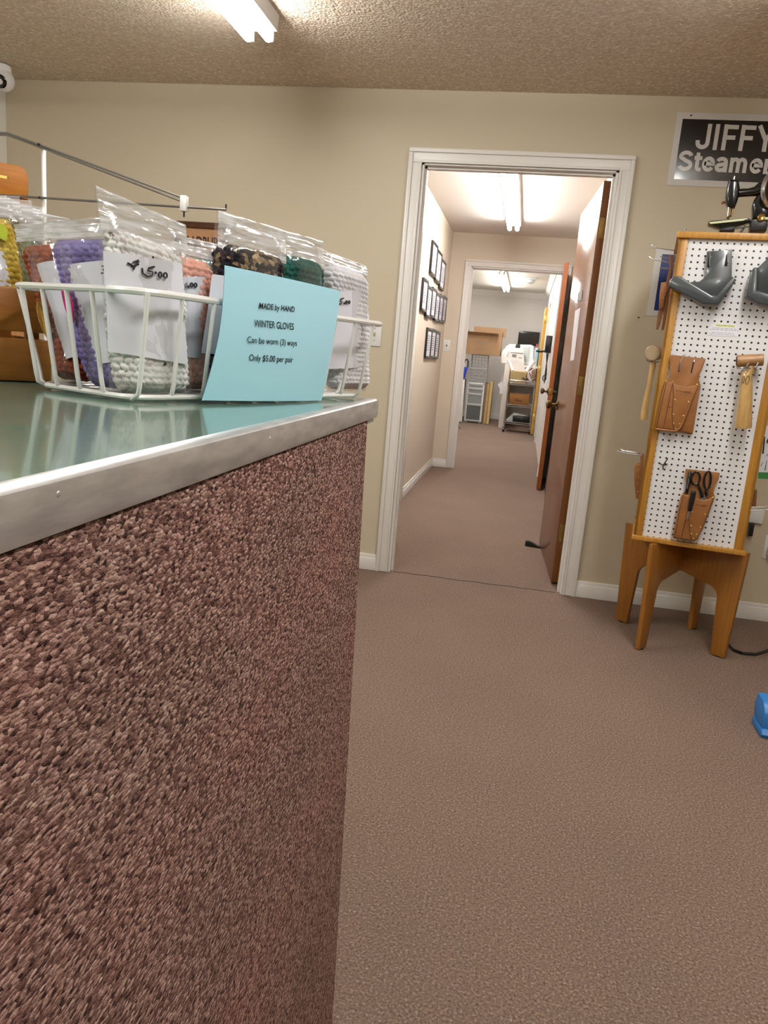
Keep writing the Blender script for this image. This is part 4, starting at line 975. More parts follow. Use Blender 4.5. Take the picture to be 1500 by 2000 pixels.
hook([[L(f5, (110, 658), .12), L(f5, (240, 682), .12), (.006, .12, T(f5((400, 702)), .12)[1])], [L(f5, (110, 662), .09), L(f5, (240, 688), .09), (.006, .09, T(f5((400, 708)), .09)[1])]], 'long double wire hook at the lower left side of the tower')
hook([[L(f5, (150, 640), .15), L(f5, (165, 655), .15), (.006, .15, T(f5((400, 692)), .15)[1])]], 'single wire hook above the long double one, lower left of the tower')
s2 = thing('leather_sheath', TM @ Vector((-.03, .1, T(f5((310, 1095)), .1)[1])), 'riveted tan leather sheath hanging at the lower left side of the tower', 'sheath', 'leather sheaths', rot=-ta)
MB(TM).prism(Ts(f5, [(330, 705), (345, 685), (364, 690), (358, 790), (342, 1000), (334, 1096), (290, 1092), (278, 960), (274, 800), (300, 765), (330, 755)], .10), .08, .115, bev=.003).build('body', 'leather', s2)
rivets(s2, f5, [(315, 785), (312, 835), (313, 897), (308, 957), (308, 1030)], .0795, .0026)
# right side of the tower
dR = .2
MB(TM).prism(Ts(fR, [(440, 835), (478, 560), (525, 200), (690, 190), (620, 850)], dR), dR, dR+.006).build('magazine', 'paper', None, 'black and white magazine hanging on the right side of the tower', 'magazine')
mg = bpy.data.objects['magazine']
m = MB(TM); m.prism(Ts(fR, [(438, 840), (446, 765), (640, 768), (628, 852)], dR-.001), dR-.0015, dR-.0002); m.build('green_band', plain('green_print', '#2f7d3c', .6), mg)
m = MB(TM)
for ps in ([(490, 540), (515, 330), (530, 330), (510, 540)], [(545, 420), (565, 400), (575, 360), (560, 350), (545, 380)], [(520, 740), (545, 620), (550, 620), (530, 745)], [(470, 690), (500, 640), (502, 645), (474, 695)], [(540, 560), (562, 540), (564, 545), (545, 566)]): m.prism(Ts(fR, ps, dR-.001), dR-.0015, dR-.0002)
m.build('print', 'ink', mg, smooth=0)
MB(TM).prism(Ts(fR, [(360, 1185), (405, 975), (420, 972), (426, 1000), (412, 1185)], .12), .11, .13, bev=.001).build('leather_strap', 'leather_dark', None, 'brown leather strap peeking past the right edge of the tower', 'strap')
hook([[(TW-.006, .1, T(fR((345, 1196)), .1)[1]), P3(fR, (520, 1190), .1), P3(fR, (600, 1160), .1)]], 'upper bright wire hook out of the lower right side of the tower')
hook([[(TW-.006, .12, T(fR((345, 1246)), .12)[1]), P3(fR, (450, 1230), .12), P3(fR, (620, 1216), .12)]], 'lower bright wire hook out of the lower right side of the tower')

# ------------------------------------------------------------------ toy sewing machine on the tower
dS = .14; ZT = 1.6856
sm = thing('sewing_machine', TM @ Vector((.25, dS, ZT)), 'small antique black sewing machine standing on the pegboard tower', 'sewing machine', 'sewing machines', rot=-ta)
def Q(pts, d): return [(u, max(z, ZT)) for u, z in Ts(fM, pts, d)]
MB(TM).prism(Q([(150, 1195), (210, 1165), (1020, 1098), (1110, 1128), (1120, 1185), (740, 1295), (440, 1330), (340, 1300), (165, 1240)], dS-.035), dS-.035, dS+.035, bev=.003).build('bed', 'black_gloss', sm)
MB(TM).prism(Q([(168, 1200), (1000, 1112), (1028, 1126), (940, 1166), (205, 1242)], dS-.036), dS-.0375, dS-.0355).build('bed_plate', 'cream', sm)
m = MB(TM); m.prism(Q([(400, 1420), (410, 1385), (480, 1290), (735, 1280), (730, 1420)], dS), dS-.03, dS+.03, bev=.002); m.prism(Q([(740, 1372), (740, 1352), (1080, 1300), (1080, 1325)], dS), dS-.02, dS-.01); m.prism(Q([(860, 1420), (960, 1290), (1000, 1290), (930, 1420)], dS), dS-.01, dS+.01); m.prism(Q([(1075, 1420), (1090, 1250), (1120, 1170), (1460, 1150), (1470, 1300), (1440, 1420)], dS), dS-.035, dS+.035, bev=.004); m.build('base', 'black', sm)
MB(TM).prism(Q([(1125, 1150), (1130, 850), (1170, 720), (1245, 610), (1400, 560), (1520, 600), (1570, 900), (1520, 1180)], dS), dS-.026, dS+.026, bev=.010, seg=3).build('pillar', 'black_gloss', sm)
m = MB(TM); m.tube([P3(fM, p, dS) for p in ((700, 600), (850, 545), (1050, 530), (1200, 510), (1330, 455), (1450, 430), (1620, 430))], [.016, .0155, .0150, .018, .027, .032, .032], 16); m.build('arm', 'black_gloss', sm)
MB(TM).prism(Q([(600, 275), (640, 262), (800, 270), (830, 290), (852, 470), (830, 640), (795, 770), (740, 905), (650, 895), (590, 870), (540, 800), (523, 690), (560, 450)], dS), dS-.030, dS+.022, bev=.010, seg=3).build('head', 'black_gloss', sm)
m = MB(TM); m.tube([P3(fM, (728, 275), dS), P3(fM, (748, 165), dS)], .0032, 10); m.tube([P3(fM, (620, 850), dS-.01), P3(fM, (596, 1060), dS-.01)], .0033, 8); m.build('needle_bar', 'chrome', sm)
m = MB(TM); m.tube([P3(fM, (680, 900), dS), P3(fM, (650, 1080), dS)], .0028, 8); m.tube([P3(fM, (720, 905), dS-.01), P3(fM, (665, 1060), dS-.01), P3(fM, (695, 1068), dS-.01)], .002, 8); m.tube([P3(fM, (640, 1050), dS), P3(fM, (600, 1120), dS-.01), P3(fM, (575, 1090), dS-.01)], .0035, 8); m.build('presser_foot', 'brass', sm)
m = MB(TM); a = P3(fM, (480, 760), dS); m.ball(a, .0062, n=10); m.tube([a, P3(fM, (540, 760), dS)], .003, 8); m.build('side_knob', 'leather_dark', sm)
c = Vector(P3(fM, (1590, 490), dS-.03)); ax = Vector((.80, -.60, .05)).normalized(); R = ax.to_track_quat('Z', 'Y').to_matrix().to_4x4()
m = MB(TM @ Matrix.Translation(c) @ R); m.lathe([(.054, -.006), (.063, -.008), (.066, 0), (.063, .008), (.054, .006), (.054, -.006)], 36); m.build('hand_wheel', 'chrome', sm)
m = MB(TM @ Matrix.Translation(c) @ R); m.lathe([(0, -.004), (.055, -.004), (.055, .004), (.02, .005), (.014, .014), (0, .014)], 30); m.build('wheel_disc', 'black_gloss', sm)
a = Vector(P3(fM, (1350, 1090), dS-.045)); R = Vector((.15, -1, 0)).to_track_quat('Z', 'Y').to_matrix().to_4x4()
m = MB(TM @ Matrix.Translation(a) @ R); m.lathe([(.008, -.016), (.0125, -.002), (.0135, .001), (.011, .003), (.008, .001), (0, .001)], 20); m.build('tension_disc', 'brass', sm)
m = MB(TM); m.tube([P3(fM, (1420, 1120), dS-.04), P3(fM, (1560, 1115), dS-.04)], .0055, 10); m.build('winder', 'cream', sm)
m = MB(TM); m.tube([P3(fM, (1455, 330), dS), P3(fM, (1490, 60), dS)], .0028, 8); m.build('spool_pin', 'chrome', sm)
hook([[P3(f4, (742, 140), .02), P3(f4, (742, 150), .02)]], 'tiny bright nail head on top of the tower', r=.004, name='nail')
bpy.data.objects['nail'].location.z += .004

# ------------------------------------------------------------------ signs and fittings on the back wall
x0, zt_, zb_ = .533, 2.294, 1.988; SW = .60
sj = thing('steamer_sign', (x0+SW/2, D, zb_), 'white bordered black sign with white lettering on the wall above the tower', 'sign')
MB().box(x0, x0+SW, D-.004, D-.0005, zb_, zt_, bev=.0012).build('backing', 'sign_white', sj)
mg_ = .027
MB().box(x0+mg_, x0+SW-mg_, D-.0048, D-.004, zb_+mg_, zt_-mg_).build('black_field', 'sign_black', sj)
def ribbon(m, pts, w, M_, closed=False):
    """flat stroke of width w along pts, mitred, in the plane of M_"""
    P = [Vector((p[0], p[1], 0)) for p in pts]; n = len(P); Lr = []
    for k, p in enumerate(P):
        a = P[k-1] if (k or closed) else None; b = P[(k+1) % n] if (k < n-1 or closed) else None
        d1 = (p-a).normalized() if a is not None else None; d2 = (b-p).normalized() if b is not None else None
        d1 = d1 if d1 is not None else d2; d2 = d2 if d2 is not None else d1
        t = (d1+d2); t = t.normalized() if t.length > 1e-6 else d1; nn = Vector((-t.y, t.x, 0)); k_ = max(.45, nn.dot(Vector((-d1.y, d1.x, 0))))
        Lr.append((p+nn*w/2/k_, p-nn*w/2/k_))
    vs = [(m.bm.verts.new(M_ @ a), m.bm.verts.new(M_ @ b)) for a, b in Lr]
    for k in range(n if closed else n-1):
        a, b = vs[k], vs[(k+1) % n]; m.bm.faces.new((a[0], a[1], b[1], b[0]))
def arc(cx, cy, rx, ry, a0, a1, n=10): return [(cx+rx*math.cos(math.radians(a0+(a1-a0)*k/n)), cy+ry*math.sin(math.radians(a0+(a1-a0)*k/n))) for k in range(n+1)]
# letters on a unit cap height; each is (advance, strokes)
LW = .19
GL = {
 'J': (.60, [[(.46, 1), (.46, .30)] + arc(.275, .28, .185, .185, 0, -180)[1:] + [(.09, .36)]]),
 'I': (.33, [[(.16, 0), (.16, 1)]]),
 'F': (.64, [[(.14, 0), (.14, 1)], [(.14, .905), (.60, .905)], [(.14, .50), (.53, .50)]]),
 'Y': (.74, [[(.08, 1.0), (.37, .44)], [(.66, 1.0), (.37, .44)], [(.37, .50), (.37, 0)]]),
 'S': (.74, [arc(.36, .70, .25, .21, 15, 90) + arc(.36, .70, .25, .21, 90, 180)[1:] + arc(.13, .70, .02, .05, 180, 215, 2)[1:] + [(.36, .515)] + arc(.36, .29, .265, .20, 60, -90)[1:] + arc(.36, .29, .265, .20, -90, -165)[1:]]),
 't': (.42, [[(.19, .93), (.19, .22)] + arc(.31, .20, .12, .11, 180, 270, 5)[1:] + [(.40, .09)], [(.03, .66), (.40, .66)]]),
 'e': (.64, [[(.11, .40), (.53, .40)] + arc(.32, .375, .215, .285, 5, 180, 14)[1:] + arc(.32, .375, .215, .285, 180, 325, 10)[1:]]),
 'a': (.64, [arc(.30, .50, .20, .165, 165, 20, 8) + [(.50, .44), (.50, .0)], [(.48, .42), (.28, .37)] + arc(.24, .225, .15, .135, 105, 280, 8) + [(.40, .12), (.50, .24)]]),
 'm': (.98, [[(.13, 0), (.13, .74)], [(.13, .42)] + arc(.29, .46, .155, .20, 165, 0, 8) + [(.445, 0)], [(.47, .42)] + arc(.61, .46, .16, .20, 165, 0, 8) + [(.77, 0)]]),
 'r': (.44, [[(.13, 0), (.13, .74)], [(.13, .40)] + arc(.33, .42, .20, .23, 165, 75, 6)]),
}
def wall_text(body, pl, pr, ph0, ph1, lw):
    A, Bp = ony(pl, D), ony(pr, D); h = ony(ph0, D).z-ony(ph1, D).z; W_ = sum(GL[c][0] for c in body); sx = (Bp.x-A.x)/W_
    zb2 = (A.z+Bp.z)/2-h/2; x = A.x; m = MB()
    for c in body:
        for q_, st in enumerate(GL[c][1]): ribbon(m, [(px_*sx, py_*h) for px_, py_ in st], lw*h, dirmat((x, D-.0052-.00025*q_, zb2), (1, 0, 0), UP, (0, -1, 0)))
        x += GL[c][0]*sx
    return m.build('lettering', 'sign_white', sj, smooth=0)
wall_text('JIFFY', (1359, 267), (1515, 272.5), (1401, 242.5), (1393, 293), .165)
wall_text('Steamer', (1324, 314), (1509, 321), (1346, 294.5), (1340, 333.5), .19)
MB().cyl((x0+.06, D-.0046, zt_-.012), (x0+.06, D-.0041, zt_-.012), .004, n=12).build('screw_hole', 'black', sj)
a, b = ony((1280, 485), D), ony((1264, 616.5), D); px0 = (a.x+b.x)/2
bp = thing('poster', (px0+.12, D, b.z), 'white bordered navy blue poster on the wall left of the tower', 'poster')
MB().box(px0, px0+.24, D-.003, D-.0005, b.z, a.z).build('border', 'sign_white', bp)
MB().box(px0+.030, px0+.21, D-.0036, D-.003, b.z+.026, a.z-.024).build('navy_field', 'blue_poster', bp)
P = ony((1507, 1069), D)
ol = thing('wall_outlet', (P.x, D, P.z-.058), 'white wall outlet with a plug, low on the wall right of the tower', 'outlet')
MB().box(P.x-.037, P.x+.037, D-.006, D-.0005, P.z-.058, P.z+.058, bev=.0025).build('plate', 'white_plastic', ol)
m = MB(); m.box(P.x-.022, P.x+.022, D-.04, D-.0062, P.z-.04, P.z+.005, bev=.006); m.build('plug', 'ivory', ol)
P = ony((1474, 1012), D)
od = thing('power_adapter', (P.x, D, P.z-.05), 'white wall adapter with a black plug low on the wall, just right of the tower', 'power adapter')
MB().box(P.x-.030, P.x+.035, D-.02, D-.0005, P.z-.022, P.z+.045, bev=.006).build('white_body', 'white_plastic', od)
MB().box(P.x-.024, P.x-.004, D-.035, D-.0005, P.z-.085, P.z-.0222, bev=.003).build('black_plug', 'black', od)
P = ony((1247, 620), D); MB().ball((P.x, D-.002, P.z), .0035, (1.4, .6, .8), n=8).build('nail', 'black', None, 'tiny dark nail in the wall between the doorway and the navy poster', 'nail')
pts = [onz(p, .0065) for p in ((1418, 1255), (1433, 1270), (1450, 1276), (1475, 1278), (1495, 1272), (1520, 1255), (1560, 1235))]
m = MB(); m.tube([Vector((p.x, p.y, .0072)) for p in pts], .0065, 8); m.build('power_cable', 'black', None, 'black power cable curving over the carpet right of the tower legs', 'cable')
bb = thing('plastic_block', (.99, 2.56, 0), 'bright blue plastic block on the carpet at the right edge of the view', 'plastic block')
m = MB(); m.prism([(2.505, .030), (2.60, .030), (2.618, .075), (2.600, .116), (2.545, .112), (2.520, .098), (2.505, .080)], .905, 1.08, bev=.005, axes='yz'); m.build('body', 'blue_plastic', bb)
m = MB(); m.prism([(2.495, .001), (2.60, .001), (2.60, .0295), (2.50, .0295), (2.488, .014)], .902, 1.085, bev=.006, axes='yz'); m.build('base', 'blue_plastic', bb)
m = MB(); m.box(.925, 1.0, 2.488, 2.498, .022, .034, bev=.003); m.build('slot', 'blue_dark', bb)
m = MB(); m.box(.975, 1.03, 2.556, 2.590, .1140, .1175, bev=.001); m.build('paper_tab', 'paper', bb)

# ================================================================== THE REAR ROOM
def RX(p, Yv): P = ony(p, Yv); return P.x, P.z
yb = 13.9
f7 = lambda x, y: (880+x/10, 640+y/10)
f6 = lambda x, y: (960+x/8.336, 620+y/8.336)
# drawer unit
ux0, ux1 = RX(f7(300, 1400), yb)[0], RX(f7(640, 1400), yb)[0]; uzt = RX(f7(480, 1080), yb)[1]
du = thing('drawer_unit', ((ux0+ux1)/2, yb+.2, 0), 'white plastic four-drawer storage unit under the wire crates in the rear room', 'drawer unit')
m = MB(); m.box(ux0, ux0+.018, yb, yb+.4, .02, uzt); m.box(ux1-.018, ux1, yb, yb+.4, .02, uzt); m.box(ux0, ux1, yb, yb+.4, uzt-.02, uzt, bev=.004); m.box(ux0+.018, ux1-.018, yb+.38, yb+.4, .02, uzt-.02); m.box(ux0, ux1, yb+.01, yb+.4, .02, .035)
for x in (ux0+.02, ux1-.05):
    for y in (yb+.02, yb+.35): m.box(x, x+.03, y, y+.03, .0005, .02)
m.build('cabinet', 'white_plastic', du)
zs = [uzt-.022, RX(f7(470, 1195), yb)[1], RX(f7(460, 1300), yb)[1], RX(f7(450, 1505), yb)[1], .037]
for k in range(4):
    za, zb = zs[k]-.003, zs[k+1]+.003
    dr = MB().box(ux0+.03, ux1-.03, yb-.003, yb+.36, zb+.014, za-.014).build('drawer', 'drawer_clear' if k < 3 else 'drawer_grey', du)
    m = MB(); m.box(ux0+.019, ux1-.019, yb-.014, yb-.0035, zb, zb+.016, bev=.003); m.box(ux0+.019, ux1-.019, yb-.014, yb-.0035, za-.010, za, bev=.003); m.box(ux0+.019, ux0+.032, yb-.014, yb-.0035, zb, za); m.box(ux1-.032, ux1-.019, yb-.014, yb-.0035, zb, za)
    m.build('drawer_rim', 'white_plastic', dr)
# wire crates
def wire_crate(x0, x1, y0, y1, z0, z1, label):
    o = thing('wire_crate', ((x0+x1)/2, (y0+y1)/2, z0), label, 'crate', 'wire crates in the rear room')
    m = MB(); r = .0045
    for z in (z0+r, z1-r): m.tube([(x0, y0, z), (x1, y0, z), (x1, y1, z), (x0, y1, z)], r*1.3, 6, closed=True)
    m.build('rim', 'crate_wire', o)
    m = MB(); nx, nz, ny = 5, 5, 5
    for k in range(nx+1):
        x = x0+(x1-x0)*k/nx
        for y in (y0, y1): m.tube([(x, y, z0+.004), (x, y, z1-.004)], r, 5)
        m.tube([(x, y0, z0+.004), (x, y1, z0+.004)], r, 5)
    for k in range(1, nz):
        z = z0+(z1-z0)*k/nz
        for y in (y0, y1): m.tube([(x0, y, z), (x1, y, z)], r, 5)
        for x in (x0, x1): m.tube([(x, y0, z), (x, y1, z)], r, 5)
    for k in range(1, ny):
        y = y0+(y1-y0)*k/ny
        for x in (x0, x1): m.tube([(x, y, z0+.004), (x, y, z1-.004)], r, 5)
    m.build('grid', 'crate_wire', o)
c1x0, c1x1 = RX(f7(362, 930), yb)[0], RX(f7(690, 930), yb)[0]; c1z = RX(f7(530, 800), yb)[1]
wire_crate(c1x0, c1x1, yb+.03, yb+.36, uzt+.002, c1z, 'lower white wire grid crate, standing on the plastic drawers')
c2z = RX(f7(570, 530), yb)[1]
wire_crate(c1x0+.01, c1x1+.0, yb+.03, yb+.36, c1z+.003, c2z, 'upper white wire grid crate, under the big cardboard box')
# cardboard box
bx0, bz0 = RX(f7(280, 515), yb-.05); bx1 = RX(f7(975, 550), yb-.05)[0]; bz0 = c2z+.004; bz1 = RX(f7(650, 150), yb-.05)[1]; bx0 = RX(f7(290, 400), yb-.05)[0]; bx1 = RX(f7(985, 350), yb-.05)[0]
cb_ = thing('cardboard_box', ((bx0+bx1)/2, yb+.2, bz0), 'big open cardboard box on top of the wire crates in the rear room', 'box', 'cardboard boxes')
m = MB(); y0, y1 = yb-.05, yb+.45; t = .006
m.box(bx0, bx1, y0, y0+t, bz0, bz1); m.box(bx0, bx1, y1-t, y1, bz0, bz1); m.box(bx0, bx0+t, y0+t, y1-t, bz0, bz1); m.box(bx1-t, bx1, y0+t, y1-t, bz0, bz1); m.box(bx0+t, bx1-t, y0+t, y1-t, bz0, bz0+t); m.build('body', 'card', cb_)
zf = RX(f7(1050, 15), yb+.45)[1]
MB().box(bx0+.08, bx1+.05, y1-.004, y1+.002, bz1, zf).build('back_flap', 'card', cb_)
m = MB(); m.prism([(y0, bz1-.004), (y0-.10, bz1+.045), (y0-.10, bz1+.051), (y0, bz1+.004)], bx0+.01, bx1-.06, axes='yz'); m.build('front_flap', 'card', cb_)
m = MB(); m.prism([(y0+.02, bz1), (y1-.02, bz1), (y1-.06, bz1+.10), (y0+.25, bz1+.06)], bx0, bx0+.005, axes='yz'); m.build('left_flap', 'card_dark', cb_)
m = MB(); m.prism([(y0+.02, bz1), (y1-.02, bz1), (y1-.06, bz1+.10), (y0+.25, bz1+.06)], bx1-.005, bx1, axes='yz'); m.build('right_flap', 'card_dark', cb_)
m = MB(); rr = random.Random(9)
for (xa, xb, yy, h) in ((480, 790, 275, .012), (490, 770, 312, .011), (610, 700, 368, .006), (715, 770, 385, .006), (530, 610, 420, .006), (640, 700, 425, .010)):
    P, P2 = RX(f7(xa, yy), y0), RX(f7(xb, yy+12), y0); x = P[0]
    while x < P2[0]-.01:
        k = min(rr.uniform(.015, .05), P2[0]-x); z = P[1]+(P2[1]-P[1])*(x-P[0])/(P2[0]-P[0]); m.box(x, x+k, y0-.0015, y0-.0002, z-h, z+h); x += k+.012
m.build('print', plain('faded_box_print', '#85735f', .8), cb_, smooth=0)
# boards leaning by the drawers
for (n_, xa, xb, yt, mat, lab) in (('a', 622, 660, 1075, 'plank_brown', 'dark brown board leaning beside the white plastic drawers'), ('b', 664, 712, 1085, 'plank_tan', 'tan board in the middle of the three leaning boards'), ('c', 720, 772, 1045, 'plank_yellow', 'pale pine board, tallest and rightmost of the three leaning boards')):
    x0_, x1_ = max(ux1+.006, RX(f7(xa, 1700), 14.2)[0]), RX(f7(xb, 1700), 14.2)[0]; zt_ = RX(f7((xa+xb)/2+50, yt), 14.2)[1]
    m = MB(); m.prism([(13.95, .002), (14.30, .002), (14.36, zt_), (14.02, zt_)], x0_, x1_, axes='yz'); m.build('board', mat, None, lab, 'board', 'boards leaning in the rear room')
# white folding board, blue bag
m = MB(); xa = RX(f7(175, 1700), 13.5)[0]; xb = RX(f7(235, 1700), 13.5)[0]; xc = RX(f7(300, 1020), 13.5)[0]; zt_ = RX(f7(290, 1015), 13.5)[1]
ft = thing('folding_table', ((xa+xb)/2, 13.5, 0), 'white folded table leaning at the left of the drawers in the rear room', 'table')
m = MB(); m.prism([(xa-.35, .03), (xb, .03), (xc-.02, zt_), (xc-.07, zt_)], 13.5, 13.54, bev=.004); m.build('top', 'white_plastic', ft)
m = MB(); a, b = onz(f7(195, 1968), .006), ony(f7(130, 1760), 13.46); m.tube([(a.x, a.y, .006), (b.x, 13.495, .03+.06)], .008, 8); m.build('leg', 'steel', ft)
xa, za = RX(f7(285, 880), 13.75)
bl = thing('blue_bag', (xa, 13.8, .62), 'royal blue bag hanging left of the wire crates in the rear room', 'bag')
zl = RX(f7(272, 1000), 13.8)[1]; MB().box(RX(f7(215, 1000), 13.8)[0]-.1, RX(f7(262, 1000), 13.8)[0]+.03, 13.70, 13.95, 0, zl-.001, bev=.01).build('stool', 'black_matte', None, 'black covered stool under the royal blue bag in the rear room', 'stool')
P_ = [RX(f7(*p), 13.8) for p in ((225, 775), (345, 765), (310, 870), (272, 1000), (235, 930))]
m = MB(); m.prism(P_, 13.76, 13.84, bev=.01); m.build('body', 'blue_bag', bl)
m = MB(); m.tube([(*RX(f7(x, y), 13.8)[:1], 13.8, RX(f7(x, y), 13.8)[1]) for x, y in ((335, 770), (345, 660), (325, 620), (290, 630), (262, 690), (262, 770))], .012, 8); m.build('strap', 'black_matte', bl)
m = MB(); P_ = [RX(f7(*p), 13.8) for p in ((240, 700), (290, 700), (288, 762), (240, 765))]; m.prism(P_, 13.765, 13.835); m.build('paper_roll', 'paper', bl)
# desk, cart
dx0, dx1 = RX(f6(105, 1790), 13.25)[0], RX(f6(190, 1795), 13.25)[0]; dzt = RX(f6(262, 760), 13.25)[1]
dk = thing('work_desk', (-.05, 14, 0), 'tall pale desk with a slab end panel carrying white machines in the rear room', 'desk')
MB().box(dx0, dx1, 13.25, 14.9, .003, dzt, bev=.01).build('end_panel', 'ceil_hall', dk)
MB().box(dx1+.001, .255, 13.7, 14.95, dzt-.04, dzt, bev=.004).build('top', 'machine_white', dk)
MB().box(.215, .255, 13.7, 14.95, .003, dzt-.0405).build('side_panel', 'ceil_hall', dk)
MB().box(dx1+.001, .2145, 14.85, 14.88, .1, dzt-.0405).build('back_panel', 'ceil_hall', dk)
m = MB(); P_ = [RX(f6(*p), 13.24) for p in ((165, 1040), (175, 960), (185, 1250), (130, 1240), (140, 1160), (95, 1095))]; m.prism(P_, 13.22, 13.235); m.build('hanging_cloth', 'paper', None, 'white cloth hanging off the left end of the pale desk', 'cloth')
cx0, cx1 = RX(f6(205, 1700), 12.70)[0], RX(f6(650, 1740), 12.70)[0]; cx1 = min(cx1, .185); cy0, cy1 = 12.70, 13.20
zsh = [RX(f6(440, 1715), cy0)[1], RX(f6(440, 1430), cy0)[1], RX(f6(440, 1075), cy0)[1]]
ct = thing('wire_cart', ((cx0+cx1)/2, 12.95, 0), 'chrome three-shelf wire cart on casters in the rear room', 'cart')
for i, z in enumerate(zsh):
    m = MB()
    for dz in (0, -.028): m.tube([(cx0, cy0, z+dz), (cx1, cy0, z+dz), (cx1, cy1, z+dz), (cx0, cy1, z+dz)], .005, 6, closed=True)
    for k in range(19): x = cx0+(cx1-cx0)*k/18; m.tube([(x, cy0, z), (x, cy1, z)], .0025, 5)
    zz = [(cx0+(cx1-cx0)*k/12, cy0, z-.028*(k % 2)) for k in range(13)]; m.tube(zz, .003, 5)
    m.build('shelf', 'chrome', ct)
for x in (cx0, cx1):
    for y in (cy0, cy1):
        MB().cyl((x, y, .10), (x, y, zsh[2]+.02), .0125, n=12).build('post', 'chrome', ct)
        cs_ = MB(); cs_.box(x-.016, x+.016, y-.02, y+.02, .075, .10, bev=.004); cs_.box(x-.019, x-.014, y-.012, y+.012, .03, .078); cs_.box(x+.014, x+.019, y-.012, y+.012, .03, .078); cc = cs_.build('caster', 'steel', ct)
        MB().cyl((x-.013, y, .0395), (x+.013, y, .0395), .039, n=18).build('wheel', 'black', cc)
m = MB(); m.tube([(cx0, cy0, zsh[2]-.06), (cx0-.0, cy0-.05, zsh[2]-.02), (cx0, cy0-.05, zsh[2]+.02), (cx0+.02, cy0-.05, zsh[2]+.045), (cx1-.02, cy0-.05, zsh[2]+.045), (cx1, cy0-.05, zsh[2]+.02), (cx1, cy0-.05, zsh[2]-.02), (cx1, cy0, zsh[2]-.06)], .011, 8); m.build('handle', 'chrome', ct)
kx0, kx1 = RX(f6(285, 1350), cy0+.05)[0], RX(f6(610, 1350), cy0+.05)[0]
kb = thing('carton', ((kx0+kx1)/2, 12.93, zsh[1]+.004), 'orange-brown closed carton on the middle shelf of the wire cart', 'box', 'cardboard boxes')
kz = zsh[1]+.0035; kt = RX(f6(450, 1250), cy0+.05)[1]
MB().box(kx0, kx1, cy0+.05, cy0+.4, kz, kt, bev=.003).build('body', 'card_orange', kb)
m = MB()
for (xa, xb, yy) in ((385, 440, 1325), (385, 505, 1352)):
    P, P2 = RX(f6(xa, yy), cy0+.05), RX(f6(xb, yy+4), cy0+.05); m.box(P[0], P2[0], cy0+.0485, cy0+.0498, P[1]-.006, P[1]+.006)
m.build('print', 'lettering_brown', kb, smooth=0)
tz = zsh[0]+.0035
tr = thing('parts_tray', (0, 12.95, tz), 'black tray under clear plastic on the bottom shelf of the wire cart', 'tray')
xa, xb = RX(f6(350, 1650), cy0+.04)[0], RX(f6(630, 1650), cy0+.04)[0]
MB().box(xa, min(xb, cx1-.016), cy0+.04, cy0+.42, tz, tz+.10, bev=.008).build('tray', 'black', tr)
m = MB(); m.prism([(cx0+.03, tz+.004), (xa-.004, tz+.004), (xa-.004, tz+.104), (xb-.05, tz+.106), (xb-.05, tz+.115), (xa, tz+.145)], cy0+.06, cy0+.40, bev=.006); m.build('plastic_cover', 'machine_grey', tr)
# basket with rolls on the cart top
wx0, wx1 = RX(f6(300, 960), cy0+.05)[0], RX(f6(570, 960), cy0+.05)[0]; wz0 = zsh[2]+.0035; wz1 = RX(f6(440, 880), cy0+.05)[1]
MB().prism([(wx0+.012, wz0), (wx1-.012, wz0), (wx1, wz1), (wx0, wz1)], cy0+.05, cy0+.38, bev=.01).build('wicker_basket', 'wicker', None, 'pale ribbed wicker basket of papers on top of the wire cart', 'basket')
wbk = bpy.data.objects['wicker_basket']
m = MB(); n_ = 14
for k in range(n_): x = wx0+.015+(wx1-wx0-.03)*k/(n_-1); m.tube([(x, cy0+.049, wz0+.004), (x, cy0+.047, wz1)], .006, 6)
m.build('ribs', 'wicker', wbk)
for k, (a_, b_, r_, lab) in enumerate((((560, 870), (690, 715), .030, 'white paper roll sticking out to the right of the wicker basket'), ((340, 870), (275, 700), .028, 'white paper roll leaning left out of the wicker basket'))):
    A, Bq = RX(f6(*a_), cy0+.2), RX(f6(*b_), cy0+.24); m = MB(); m.tube([(A[0], cy0+.2, wz1+.004), (Bq[0], cy0+.26, Bq[1])], r_, 16); m.build('paper_roll', 'machine_white' if k else 'paper', None, lab, 'paper roll', 'paper rolls in the wicker basket')
P_ = [RX(f6(*p), cy0+.3) for p in ((310, 870), (295, 700), (420, 690), (520, 740), (560, 860))]; P_[0] = (P_[0][0], wz1+.002); P_[-1] = (P_[-1][0], wz1+.002)
MB().prism(P_, cy0+.30, cy0+.31).build('paper_stack', 'paper', None, 'white papers fanned upright in the wicker basket', 'papers')
# clear pouch of tools
pz = zsh[2]+.0035
tp = thing('tool_bag', (.14, 12.85, pz), 'clear bag of brown handled tools on the right of the cart top', 'tool bag')
P_ = [RX(f6(*p), cy0+.12) for p in ((575, 1010), (580, 900), (700, 820), (745, 830), (750, 1040))]; P_ = [(min(x, .178), max(z, pz)) for x, z in P_]; P_[0] = (P_[0][0], pz); P_[-1] = (P_[-1][0], pz)
m = MB(); m.prism(P_, cy0+.10, cy0+.20, bev=.01); m.build('pouch', plain('pinkish_clear_plastic', '#dccfce', .2), tp)
m = MB()
for a_, b_ in (((665, 860), (660, 1000)), ((690, 840), (690, 990)), ((725, 830), (720, 980)), ((615, 900), (640, 960))):
    A, Bq = RX(f6(*a_), cy0+.09), RX(f6(*b_), cy0+.09); m.tube([(min(A[0], .17), cy0+.093, A[1]), (min(Bq[0], .17), cy0+.093, Bq[1])], .010, 8)
m.build('handles', plain('mauve_brown_handles', '#8d7266', .5), tp)
m = MB(); P_ = [RX(f6(*p), cy0+.02) for p in ((500, 980), (560, 1050), (610, 1000), (640, 1050), (540, 1060))]
